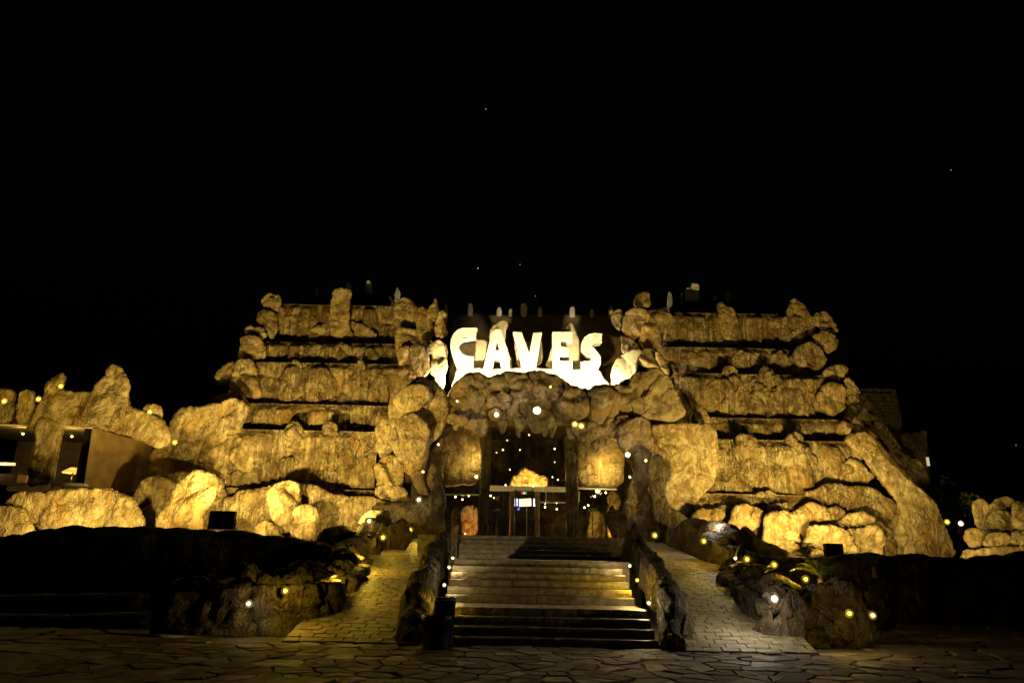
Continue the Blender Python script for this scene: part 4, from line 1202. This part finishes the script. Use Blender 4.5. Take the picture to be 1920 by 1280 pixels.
mk('stem', *slab_px([(1110, 960), (1111.5, 960), (1111.5, 1012), (1110, 1012)], 29.82, .04), M['metal'], nt_, smooth=False)
pod = root('reception_podium', 'dark reception podium with a pale top beside the standing person', 'podium', P(946, 1005, 29))
mk('body', *slab_px([(938, 972), (954, 972), (954, 1012), (938, 1012)], 29.0, .4), M['black'], pod, smooth=False)
mk('top', *slab_px([(938, 965), (950, 965), (954, 971.5), (937, 971.5)], 28.95, .5), M['metal'], pod, smooth=False)

# ------------------------------------------------------------------ the person by the door
def person():
    b = P(930, 1012, 28.2); b[2] = Z_DECK
    rt = root('person', 'person in dark clothes standing left of the entrance door, looking down at hands', 'person', b)
    J = {  # joint: (x, y, z, rx, ry)
        'pel': (0, 0, .95, .155, .11), 'wst': (0, .01, 1.10, .135, .095), 'chs': (0, .0, 1.30, .165, .11), 'nkb': (0, .01, 1.47, .075, .07), 'nk': (0, -.01, 1.54, .055, .055),
        'hdl': (0, -.03, 1.62, .072, .085), 'hdm': (0, -.035, 1.68, .078, .092), 'hdt': (0, -.02, 1.76, .05, .06),
        'shL': (-.19, .0, 1.42, .06, .06), 'elL': (-.25, -.02, 1.14, .046, .046), 'wrL': (-.10, -.26, 1.12, .03, .03), 'haL': (-.045, -.31, 1.13, .03, .022),
        'shR': (.19, .0, 1.42, .06, .06), 'elR': (.25, -.02, 1.14, .046, .046), 'wrR': (.10, -.26, 1.14, .03, .03), 'haR': (.045, -.31, 1.16, .03, .022),
        'hpL': (-.09, 0, .90, .092, .09), 'knL': (-.10, -.02, .49, .06, .06), 'anL': (-.11, .01, .09, .042, .042), 'toL': (-.13, -.15, .035, .04, .03),
        'hpR': (.09, 0, .90, .092, .09), 'knR': (.10, -.02, .49, .06, .06), 'anR': (.11, .01, .09, .042, .042), 'toR': (.13, -.15, .035, .04, .03)}
    E = 'pel-wst wst-chs chs-nkb nkb-nk nk-hdl hdl-hdm hdm-hdt chs-shL shL-elL elL-wrL wrL-haL chs-shR shR-elR elR-wrR wrR-haR pel-hpL hpL-knL knL-anL anL-toL pel-hpR hpR-knR knR-anR anR-toR'.split()
    names = list(J)
    verts = [J[n][:3] for n in names]
    edges = [tuple(names.index(q) for q in e.split('-')) for e in E]
    # fingers: short chains rooted in each palm
    rad = [J[n][3:] for n in names]
    for s, h in ((-1, 'haL'), (1, 'haR')):
        hx, hy, hz = J[h][:3]
        for k in range(4):
            i0 = names.index(h)
            a = len(verts)
            verts += [(hx - s * .012 * k * .3, hy - .035, hz + .012 * (k - 1.5)), (hx - s * .03, hy - .06 + .004 * abs(k - 1), hz + .012 * (k - 1.5) + .008)]
            rad += [(.009, .009), (.008, .008)]
            edges += [(i0, a), (a, a + 1)]
        a = len(verts)
        verts += [(hx - s * .03, hy + .005, hz + .03), (hx - s * .035, hy - .025, hz + .045)]
        rad += [(.011, .011), (.009, .009)]
        edges += [(names.index(h), a), (a, a + 1)]
    me = bpy.data.meshes.new('body')
    me.from_pydata(verts, edges, [])
    o = bpy.data.objects.new('body', me); COL.objects.link(o); o.parent = rt
    o.modifiers.new('skin', 'SKIN')
    sk = me.skin_vertices[0].data
    for i, r in enumerate(rad):
        sk[i].radius = r
        sk[i].use_root = (i == 0)
    sub = o.modifiers.new('sub', 'SUBSURF'); sub.levels = 1; sub.render_levels = 2
    dg = bpy.context.evaluated_depsgraph_get()
    me2 = bpy.data.meshes.new_from_object(o.evaluated_get(dg))
    o.modifiers.clear(); o.data = me2
    me2.materials.clear(); me2.materials.append(M['cloth']); me2.materials.append(M['skin'])
    for p in me2.polygons:
        p.use_smooth = True
        c = p.center
        if c.z > 1.52 or (c.y < -.27 and 1.0 < c.z < 1.3): p.material_index = 1
    c = np.array(rt.location)
    v, f = lathe_like(c + (0, -.012, 1.715), .092, 12, 8, (.95, 1.08, .75)); mk('hair', v, f, M['hair'], rt)
    for s in (-1, 1):
        v, f = lathe_like(c + (s * .028, -.118, 1.69), .011, 8, 6, (1, 1, 1)); mk('eye', v, f, M['black'], rt)
        v, f = lathe_like(c + (s * .082, -.03, 1.675), .025, 8, 6, (.4, .8, 1.2)); mk('ear', v, f, M['skin'], rt)
    v, f = lathe_like(c + (0, -.128, 1.665), .018, 8, 6, (.8, 1, 1.3)); mk('nose', v, f, M['skin'], rt)
    v, f = lathe_like(c + (0, -.118, 1.63), .022, 8, 6, (1, .4, .3)); mk('mouth', v, f, M['wood'], rt)
    ph = root('phone', 'small glowing phone held in the hands of the person by the door', 'phone', c + (0, -.33, 1.15))
    ph.rotation_euler = (math.radians(-35), 0, 0)
    mk('case', *boxv(-.035 + c[0], .035 + c[0], c[1] - .335, c[1] - .327, c[2] + 1.10, c[2] + 1.22), M['black'], ph, smooth=False)
    mk('display', *boxv(-.031 + c[0], .031 + c[0], c[1] - .3265, c[1] - .3255, c[2] + 1.105, c[2] + 1.215), emis('phone_display', (.9, .95, 1), 3), ph, smooth=False)


person()

# ================================================================== FLOODLIGHTS, LAMPS
EM = {}


def lens_mat(col, s):
    k = (col, s)
    if k not in EM: EM[k] = emis('lit_lens_%d' % (len(EM) + 1), col, s)
    return EM[k]


def add_light(name, kind, pos, col, power, parent=None, aim=None, size=math.radians(140), radius=.06, blend=.5):
    l = bpy.data.lights.new(name, kind)
    l.color = col; l.energy = power
    l.shadow_soft_size = radius
    if kind == 'SPOT': l.spot_size = size; l.spot_blend = blend
    o = bpy.data.objects.new(name, l)
    COL.objects.link(o)
    p = np.array(pos) - (base_of(parent) if parent else 0)
    o.location = Vector(p.tolist())
    if aim is not None:
        o.rotation_euler = (Vector(np.array(aim).tolist()) - Vector(np.array(pos).tolist())).to_track_quat('-Z', 'Y').to_euler()
    if parent: o.parent = parent
    return o


def floodlight(label, pos, w, h, aim, col, power, group=None):
    """square floodlight standing on a bracket; lamp face towards aim (away from the viewer)"""
    r = root('floodlight', label, 'floodlight', pos, group)
    x, y, z = pos
    d = .16
    v1 = bevbox(x - w / 2, x + w / 2, y - d / 2, y + d / 2, z + .10, z + .10 + h, .02)
    parts = [v1] + [boxv(x - w / 2 + .05 + i * (w - .1) / 6 - .008, x - w / 2 + .05 + i * (w - .1) / 6 + .008, y - d / 2 - .035, y - d / 2 - .001, z + .14, z + .06 + h) for i in range(7)]
    mk('housing', *join(*parts), M['black'], r, smooth=False)
    mk('bracket', *join(boxv(x - w / 2 - .03, x - w / 2 - .012, y - .03, y + .03, z, z + .1 + h * .6), boxv(x + w / 2 + .012, x + w / 2 + .03, y - .03, y + .03, z, z + .1 + h * .6),
                        boxv(x - w / 2 - .03, x + w / 2 + .03, y - .03, y + .03, z - .03, z)), M['metal'], r, smooth=False)
    mk('lens', *boxv(x - w / 2 + .03, x + w / 2 - .03, y + d / 2 + .002, y + d / 2 + .010, z + .13, z + .07 + h), lens_mat(col, 20.0), r, smooth=False)
    add_light('beam', 'SPOT', (x, y + d / 2 + .06, z + .1 + h * .5), col, power, r, aim, math.radians(135), .12, 1.0)
    return r


def uplight(label, pos, aim, col, power, size=150):
    """small ground floodlight hidden behind a wall or ledge"""
    r = root('ground_light', label, 'ground light', pos)
    x, y, z = pos
    mk('housing', *join(bevbox(x - .14, x + .14, y - .09, y + .05, z + .04, z + .2, .02), boxv(x - .05, x + .05, y - .05, y + .02, z - .02, z + .04)), M['black'], r, smooth=False)
    mk('lens', *boxv(x - .11, x + .11, y + .052, y + .058, z + .06, z + .18), lens_mat(col, 15.0), r, smooth=False)
    add_light('beam', 'SPOT', (x, y + .12, z + .22), col, power, r, aim, math.radians(size), .08, .7)
    return r


K = 1.0
pL = P(414, 999, 19.8); pR = P(1565, 1051, 19.7)
floodlight('large square floodlight standing on the left front wall, its dark back to the stairs', pL, .70, .50, P(550, 560, 28.5), WARM, 6600 * K)
floodlight('square floodlight standing on the right front wall among the spiky plants', pR, .48, .36, P(1420, 560, 28.5), WARM, 5900 * K)
for lab, px, py, Y, ax, ay, pw in [
    ('ground light behind the left front wall, below the long lit boulder', 232, 1006, 19.9, 200, 720, 1150),
    ('ground light behind the right end of the left front wall', 622, 1028, 20.6, 650, 640, 2000),
    ('ground light behind the left front wall, by the far left boulders', 60, 1016, 19.9, 60, 720, 650),
    ('ground light at the foot of the tall smooth boulder', 452, 1016, 22.0, 540, 560, 1000),
    ('ground light at the foot of the boulders, right of the flat pale boulder', 1490, 1058, 20.4, 1380, 600, 1250),
    ('ground light in front of the sloping slab boulder', 1505, 1058, 22.6, 1380, 600, 350),
    ('ground light behind the right front wall near the buttress', 1655, 1058, 20.6, 1640, 700, 1050),
    ('ground light below the golden rock outcrop', 1880, 1056, 19.7, 1880, 900, 420),
]:
    p = P(px, py, Y)
    uplight(lab, p, P(ax, ay, 29.5), WARM, pw * K, 110)
# lights of the sign, in the trough behind the arch crest
for lab, px, py, Y, ax, ay, pw in [
    ('ground light below the letter C behind the arch crest', 880, 735, 28.2, 872, 640, 900),
    ('ground light below the letter V behind the arch crest', 985, 735, 28.2, 985, 640, 900),
    ('ground light below the letter S behind the arch crest', 1095, 742, 28.2, 1105, 640, 900),
    ('ground light below the glaring rock left of the letters', 824, 742, 28.5, 818, 660, 260),
    ('ground light below the glaring rock right of the letters', 1160, 742, 28.5, 1175, 660, 260),
]:
    uplight(lab, P(px, py, Y), P(ax, ay, 29.8), CREAM, pw * 1.1, 160)


def lamp(label, px, py, Y, col, power, r=.055, s=40.0, out=(0, -.16, .05), pole=None, name='spotlight', cat='lamp', group=None):
    """small outdoor lamp: a short can with a glowing bulb, carried on a stake or a bent pole"""
    p = P(px, py, Y)
    rt = root(name, label, cat, p, group)
    mk('bulb', *lathe_like(p, r, 10, 7, (1, 1, 1)), lens_mat(col, s), rt)
    mk('housing', *lathe(p + (0, r * 1.9, 0), [(0, -r * 1.2), (r * 1.15, -r * 1.2), (r * 1.25, -r * .2), (r * .5, r * .1), (0, r * .1)], 10), M['metal'], rt)
    if name in ('spotlight', 'wall_lamp', 'step_lamp'):  # dish added around the bulb; its lit ring imitates a lens halo
        pr = [(.25, .55), (1.0, .60), (1.7, .35), (2.15, -.1), (2.3, -.12), (1.8, .55), (1.0, .8), (.2, .85)]
        g = np.array([[p + np.array((q * r * math.cos(2 * math.pi * k / 14), y_ * r + .2 * r, q * r * math.sin(2 * math.pi * k / 14))) for k in range(14)] for q, y_ in pr])
        v, f = gridmesh(g, closed=True)
        mk('halo_dish', v, f, M['dish'], rt)
    if pole:
        mk('pole', *tube([p + np.array(q) for q in pole], .018, 6), M['metal'], rt)
    if power:
        add_light('glow', 'POINT', p + np.array(out), col, power * .45, rt, radius=.05)
    return rt


for a in [
    ('yellow lamp on the dark kerb wall halfway along the lower left ramp', 613, 1089, 14.6, GOLD, 95),
    ('pale lamp low on the left kerb wall, near the left ramp foot', 466, 1131, 12.3, CREAM, 6),
    ('orange lamp at the far left end of the kerb wall, lowest on the left', 336, 1137, 12.5, WARM, 5),
    ('yellow lamp above the lit rocks at the lower left ramp corner', 535, 1107, 12.5, GOLD, 46),
    ('yellow lamp near the top of the lower left ramp', 668, 1043, 17.6, GOLD, 99),
    ('yellow lamp on the dark wall beside the upper left ramp', 718, 1007, 20.6, GOLD, 36),
    ('yellow lamp beside the top of the upper left ramp', 768, 993, 23.5, GOLD, 90),
    ('warm lamp in front of the rounded pale boulder by the left ramp', 692, 976, 21.3, WARM, 14),
    ('pale lamp under the pointed tongue of the left arch shoulder', 785, 936, 25.2, CREAM, 14),
    ('yellow lamp at the foot of the right arch leg', 1228, 1003, 22.0, GOLD, 36),
    ('yellow lamp on the wall beside the upper right ramp', 1320, 1014, 19.6, GOLD, 44),
    ('yellow lamp on the bank right of the right ramp, highest of the bank lamps', 1401, 1048, 16.6, GOLD, 40),
    ('yellow lamp on the bank right of the right ramp, between the highest and the palm', 1452, 1058, 15.6, GOLD, 16),
    ('yellow lamp among the palm fronds over the dark boulder', 1511, 1085, 13.6, GOLD, 30),
    ('glaring white lamp low on the kerb wall, flooding the right ramp', 1453, 1122, 12.1, WHITE, 80),
    ('yellow lamp on the face of the palm boulder', 1593, 1149, 11.7, GOLD, 18),
    ('small orange lamp right of the palm boulder', 1637, 1153, 12.0, WARM, 4),
    ('dazzling white lamp at the corner of the wall over the right ramp', 1357, 985, 20.8, WHITE, 90),
]:
    side = (.30 if a[1] < 960 else -.30)
    big = a[4] is WHITE
    lamp(*a, r=.03 if big else .030 * a[3] / 16 + .009, s=60.0 if big else 6.0, out=(-.42, .12, .12) if a[1] == 1453 else (side, -.26, .10) if a[5] > 20 else (side * .3, -.12, -.12))
# lamp on a bent pole by the ramp
lamp('small lamp hanging from a thin bent pole beside the right ramp', 1379, 1046, 16.6, CREAM, 3, r=.02, pole=[(0, .02, -.75), (0, .02, -.1), (.03, .02, .12), (.12, .02, .28), (.28, .02, .42)])
# stair lamps set into the parapets
for a, ox in [
    (('white step lamp in the left parapet, topmost', 842, 1063, 15.0, CREAM, 22), .14), (('pale step lamp in the left parapet, middle one', 833, 1096, 14.0, CREAM, 11), .14),
    (('yellow step lamp in the left parapet above the litter bin', 817, 1122, 12.8, GOLD, 18), .14),
    (('white step lamp in the right parapet, topmost', 1181, 1060, 15.1, CREAM, 30), -.14), (('yellow step lamp in the right parapet, middle one', 1195, 1087, 14.2, GOLD, 46), -.14),
    (('pale step lamp in the right parapet, lowest', 1217, 1130, 13.0, CREAM, 38), -.14),
]:
    lamp(*a, r=.019, s=14.0, out=(ox, -.05, .01), name='step_lamp')
lp = lamp('low spotlight at the top left corner of the lower flight of stairs', 849, 1046, 16.2, CREAM, 0, r=.022, s=14.0, name='step_lamp')
q = P(849, 1046, 16.2)
add_light('beam', 'SPOT', q + (.06, .02, .12), CREAM, 160, lp, (-.85, 20.6, 1.78), math.radians(30), .03, .15)
# arch lamps
for a in [
    ('big glaring white lamp in the middle of the arch underside', 1007, 769, 25.7, WHITE, 62, .07, 90.0),
    ('smaller glaring white lamp on the arch, left of the big one', 931, 777, 25.7, WHITE, 50, .045, 70.0),
    ('tiny lamp on the left shoulder of the arch', 857, 752, 25.5, WARM, 6, .045, 25.0),
    ('tiny amber lamp on the arch crest below the letter V', 1032, 725, 25.7, GOLD, 9, .045, 25.0),
    ('left one of the two small lamps under the arch beside the right pillar', 1078, 795, 25.9, GOLD, 8, .06, 25.0),
    ('right one of the two small lamps under the arch beside the right pillar', 1090, 798, 25.9, GOLD, 8, .06, 25.0),
    ('tiny lamp at the edge of the left arch leg, beside the rough panel', 822, 833, 26.4, CREAM, 3, .045, 25.0),
    ('tiny lamp on the left arch leg above the hanging stone diamond', 793, 884, 25.9, WARM, 5, .05, 25.0),
    ('glaring white lamp on the right arch leg beside the glowing panel', 1177, 852, 25.3, WHITE, 60, .045, 70.0),
    ('small lamp on the right arch leg, right of the glaring lamp', 1211, 863, 25.2, WARM, 6, .05, 25.0),
    ('tiny lamp under the glaring lamp on the right arch leg', 1181, 894, 25.3, WARM, 4, .045, 25.0),
    ('bright lamp on the glass front beam below the glowing panel', 1121, 920, 28.7, WARM, 150, .055, 60.0),
    ('small lamp right of the bright lamp on the glass front beam', 1136, 923, 28.8, CREAM, 6, .04, 30.0),
    ('lamp on the pillar side lighting the rough panel left of the doors', 893, 893, 28.4, WARM, 90, .05, 20.0),
    ('lowest of the lamps hanging left of the bright lamp behind the beam', 1115, 930, 29.0, CREAM, 8, .045, 40.0),
]:
    lamp(a[0], a[1], a[2], a[3], a[4], a[5], r=a[6] * (.62 if a[6] < .058 and a[5] < 40 else 1), s=a[7], name='wall_lamp', out=(.2, -.12, .8) if a[5] == 150 and a[2] > 800 else (-.12, .28, .85) if a[5] == 90 else (0, -.16, .05))
# wing lamps
for a in [
    ('warm lamp on the rocks at the far left edge above the first window', 8, 752, 25.1, GOLD, 40), ('warm lamp beside the second rock left of the restaurant tower', 72, 748, 24.9, GOLD, 26),
    ('lamp glowing on the notched rock tower of the restaurant wing', 114, 724, 24.7, GOLD, 26), ('lamp on the small block rock right of the pointed peak', 281, 772, 25.0, GOLD, 26),
    ('lamp in the rock wall between the brown panel and the left waterfall', 328, 829, 26.3, GOLD, 40),
]:
    lamp(*a, r=.05, s=8.0, name='wall_lamp')
lamp('small white lamp in the dark gap left of the golden rock outcrop', 1802, 981, 24, WHITE, 12, r=.045, s=25.0, name='wall_lamp')
lamp('dim amber lamp on the far rocks beside the buttress end', 1776, 978, 25, GOLD, 10, r=.05, s=8.0, name='wall_lamp')

# interior bulbs
lob_lights = [(951, 825, 'just under the stalactite left of the big arch lamp'), (992, 815, 'just under the bowl of the big arch lamp'), (943, 843, 'in the upper left, below the stalactites'), (931, 848, 'nearest the slim left pillar, high up'),
              (956, 880, 'above the left end of the hung amber rock'), (1040, 841, 'beside the right pillar, uppermost of three'), (1040, 866, 'beside the right pillar, middle of three'), (1036, 894, 'beside the right pillar, just right of the amber rock'),
              (948, 909, 'resting just above the pale door beam on the left'), (975, 843, 'dim in the upper middle'), (1046, 899, 'beside the right pillar, lowest'), (920, 929, 'below the beam, upper one over the person'), (926, 933, 'below the beam, nearest above the person')]
for i, (px, py, wh) in enumerate(lob_lights):
    Y = 31.0 + (i * 37 % 30) / 10
    p = P(px, py, Y)
    r = root('pendant_bulb', 'small bare bulb in the lobby, ' + wh, 'pendant', p, 'bulbs hanging in the dark lobby')
    mk('bulb', *lathe_like(p, .030 + .008 * (i % 3), 8, 6, (1, 1, 1)), lens_mat(CREAM, 5.0), r)
    mk('cord', *tube([p + (0, 0, .04), (p[0], p[1], 7.4)], .006, 4), M['black'], r, smooth=False)
for lab, px, py, Y, pw in [('lobby lamp behind the left glass, leftmost', 854, 931, 30.2, 6), ('lobby lamp behind the left glass, brightest near the slim pillar', 879, 929, 30.2, 10), ('lobby lamp behind the left glass, between two others', 867, 936, 30.6, 4),
                           ('lobby lamp low behind the right glass, upper of a pair', 1103, 947, 30.6, 4), ('lobby lamp low behind the right glass, lower of a pair', 1096, 951, 30.6, 4),
                           ('lobby lamp behind the pane right of the door', 1022, 950, 30.8, 4), ('double lobby lamp glinting behind the pane right of the door', 1044, 954, 30.8, 6)]:
    lamp(lab, px, py, Y, CREAM, pw * 4, r=.042, s=8.0, name='lobby_lamp')
# lamps that light the lobby rocks
lamp('hidden amber spot below the hung lobby rock', 1000, 912, 30.3, WARM, 900, r=.04, s=30.0, out=(0, .12, .12), name='lobby_lamp')
lamp('orange spot beside the cracked glowing rock', 872, 1000, 30.0, (1, .42, .12), 160, r=.04, s=8.0, out=(.15, .15, .15), name='lobby_lamp')
lamp('amber spot at the golden rock behind the right glass', 1150, 1003, 29.7, GOLD, 110, r=.04, s=8.0, out=(0, .1, .2), name='lobby_lamp')

# restaurant interior
for lab, px, py, Y, pw in [('ceiling bulb behind the restaurant window next to the brown panel', 135, 818, 28, 170), ('ceiling bulb behind the far left restaurant window', 43, 813, 28, 140)]:
    lamp(lab, px, py, Y, WARM, pw * 1.4, r=.045, s=12.0, name='ceiling_bulb')
p = P(137, 884, 28.5)
tl = root('added_table_lamp', 'added wide glowing lamp shade on a table behind the restaurant window', 'lamp', p)
mk('shade', *lathe(p, [(.38, -.06), (.40, -.02), (.12, .16), (0, .18)], 16), emis('added_shade_glow', (1, .68, .18), 1.1), tl)  # added lamp; its glow stands in for a ceiling light's reflection
mk('stand', *tube([p + (0, 0, -.5), p + (0, 0, -.05)], .03, 6), M['metal'], tl)
add_light('glow', 'POINT', p + (0, -.1, -.25), WARM, 30, tl)
p2 = p + (0, 0, -.55)
tb = root('dining_table', 'small table under the lamp shade behind the restaurant window', 'table', p2 - (0, 0, .3))
mk('table_top', *boxv(p2[0] - .6, p2[0] + .6, p2[1] - .4, p2[1] + .4, p2[2], p2[2] + .05), M['wood'], tb, smooth=False)
for sx in (-1, 1):
    for sy in (-1, 1):
        mk('leg', *boxv(p2[0] + sx * .52 - .03, p2[0] + sx * .52 + .03, p2[1] + sy * .33 - .03, p2[1] + sy * .33 + .03, p2[2] - .3, p2[2] - .001), M['wood'], tb, smooth=False)
p = P(4, 869, 27.5)
bl = root('buffet_light', 'long white light panel over the counter behind the far left window', 'lamp', p)
mk('tube_light', *boxv(p[0] - 1.2, p[0] + .45, p[1], p[1] + .12, p[2] - .05, p[2] + .05), emis('panel_light', (1, .82, .5), 1.6), bl, smooth=False)
mk('counter', *boxv(p[0] - 1.4, p[0] + .8, p[1] - .1, p[1] + .6, p[2] - .75, p[2] - .4), M['wood'], bl, smooth=False)
add_light('glow', 'POINT', p + (0, -.25, -.1), CREAM, 12, bl)

# ================================================================== SMALL THINGS
def bin_(label, px, py, Y, r, h):
    p = P(px, py, Y); p[2] = .032
    rt = root('litter_bin', label, 'litter bin', p)
    mk('body', *lathe(p, [(0, 0), (r * .86, 0), (r * .9, .03), (r, h * .9), (r * 1.04, h * .9), (r * 1.04, h * .94), (r * .9, h * .94), (r * .86, h * .7), (0, h * .7)], 22), M['black'], rt)
    mk('rim', *lathe(p + (0, 0, h * .94), [(r * .9, .002), (r * 1.05, .002), (r * 1.05, .03), (r * .9, .03), (r * .9, .002)], 22), M['metal'], rt)
    return rt


bin_('tall black litter bin standing beside the foot of the stairs', 832, 1190, 11.7, .17, .72)
bin_('wide low black litter bin in front of the tall one at the stair foot', 816, 1205, 11.3, .22, .45)


def palm(label, p, n, length, seed, up=.7):
    r = random.Random(seed)
    rt = root('palm_plant', label, 'palm', p)
    mk('stem', *tube([p + (0, 0, -.25), p + (0, 0, .02)], [.09, .06], 8), M['wood'], rt)
    for k in range(n):
        a = 2 * math.pi * k / n + r.uniform(-.3, .3)
        L = length * r.uniform(.75, 1.1); e = up * r.uniform(.6, 1.25)
        v, f = [], []
        m_ = 14
        pts = []
        for i in range(m_ + 1):
            t = i / m_
            rad = L * t * math.cos(e * (1 - .1 * t)); z = L * (math.sin(e) * t * 1.25 - .75 * t * t)
            pts.append(np.array((p[0] + rad * math.cos(a), p[1] + rad * math.sin(a), p[2] + z)))
        sd_ = np.array((-math.sin(a), math.cos(a), 0))
        for i in range(m_):
            w = .006
            o = len(v)
            v += [pts[i] - sd_ * w, pts[i] + sd_ * w, pts[i + 1] + sd_ * w, pts[i + 1] - sd_ * w]; f.append((o, o + 1, o + 2, o + 3))
            if i > 1:
                ll = .24 * L * math.sin(math.pi * (i / m_) ** .8) + .03
                d = (pts[i + 1] - pts[i]); d /= np.linalg.norm(d)
                for s in (-1, 1):
                    o = len(v)
                    tip = pts[i] + sd_ * s * ll * .8 + d * ll * .7 - np.array((0, 0, ll * .25))
                    v += [pts[i] - d * .012, pts[i] + d * .012, tip]; f.append((o, o + 1, o + 2))
        mk('frond', v, f, M['leaf'], rt, smooth=False)
    return rt


palm('cycad palm with arching fronds growing over the dark boulder', P(1540, 1086, 13.3), 17, .95, 4, 1.05)
palm('spiky silhouetted palm in front of the right floodlight', P(1514, 1046, 17.3), 15, .85, 9, 1.25)
palm('low palm tuft on the bank between two yellow lamps, right of the right ramp', P(1432, 1076, 15.4), 11, .5, 41, 1.0)
palm('dark palm rising over the right front wall, right of the floodlight', P(1640, 1062, 17.0), 13, .6, 52, 1.15)
palm('small spiky plant silhouetted left of the large square floodlight', P(128, 998, 18.4), 9, .28, 21, 1.0)
palm('spiky shrub silhouetted on the bank beside the left ramp', P(700, 1008, 20.6), 12, .5, 33, .9)


def bush(label, px, py, Y, w, h, seed):
    p = P(px, py, Y)
    r = random.Random(seed)
    rt = root('leafy_tree', label, 'tree', p)
    mk('trunk', *tube([p, p + (.1, 0, h * .4), p + (0, .1, h * .75)], [.12, .08, .03], 7), M['wood'], rt)
    v, f = [], []
    for c in range(14):
        cc = p + (r.uniform(-w, w) * .7, r.uniform(-w, w) * .5, h * r.uniform(.35, 1.0))
        rad = r.uniform(.25, .5) * w * .6
        for _ in range(130):
            d = np.array([r.gauss(0, 1) for _ in range(3)]); d /= np.linalg.norm(d)
            q = cc + d * rad * r.uniform(.5, 1.0)
            u = np.array([r.gauss(0, 1) for _ in range(3)]); u /= np.linalg.norm(u)
            s = r.uniform(.06, .13)
            o = len(v)
            v += [q, q + u * s + d * s * .4, q + u * s * 1.9, q + u * s - d * s * .4]; f.append((o, o + 1, o + 2, o + 3))
    mk('crown', v, f, M['leaf'], rt, smooth=False)


bush('dark leafy tree in the gap between the buttress and the rock outcrop', 1800, 1000, 30, 1.5, 2.0, 1)
bush('lower dark tree close behind the end of the buttress', 1768, 1000, 32, 1.1, 1.3, 2)

# stars as distant glowing points; the last imitates lens flare from a lamp
sky_dome = root('star_flare_group', 'few faint stars and one added lens flare spot in the black sky over the complex', 'stars', (0, 900, 300))
for px, py, s in [(911, 205, 1.0), (1783, 319, .8), (975, 496, .5), (1004, 555, .4), (1905, 834, .5), (896, 503, 1.4)]:
    p = P(px, py, 900)
    mk('star', *lathe_like(p, .55, 6, 5, (1, 1, 1)), emis('star_or_flare_glow', (.8, .9, .75), s * 1.2), sky_dome)
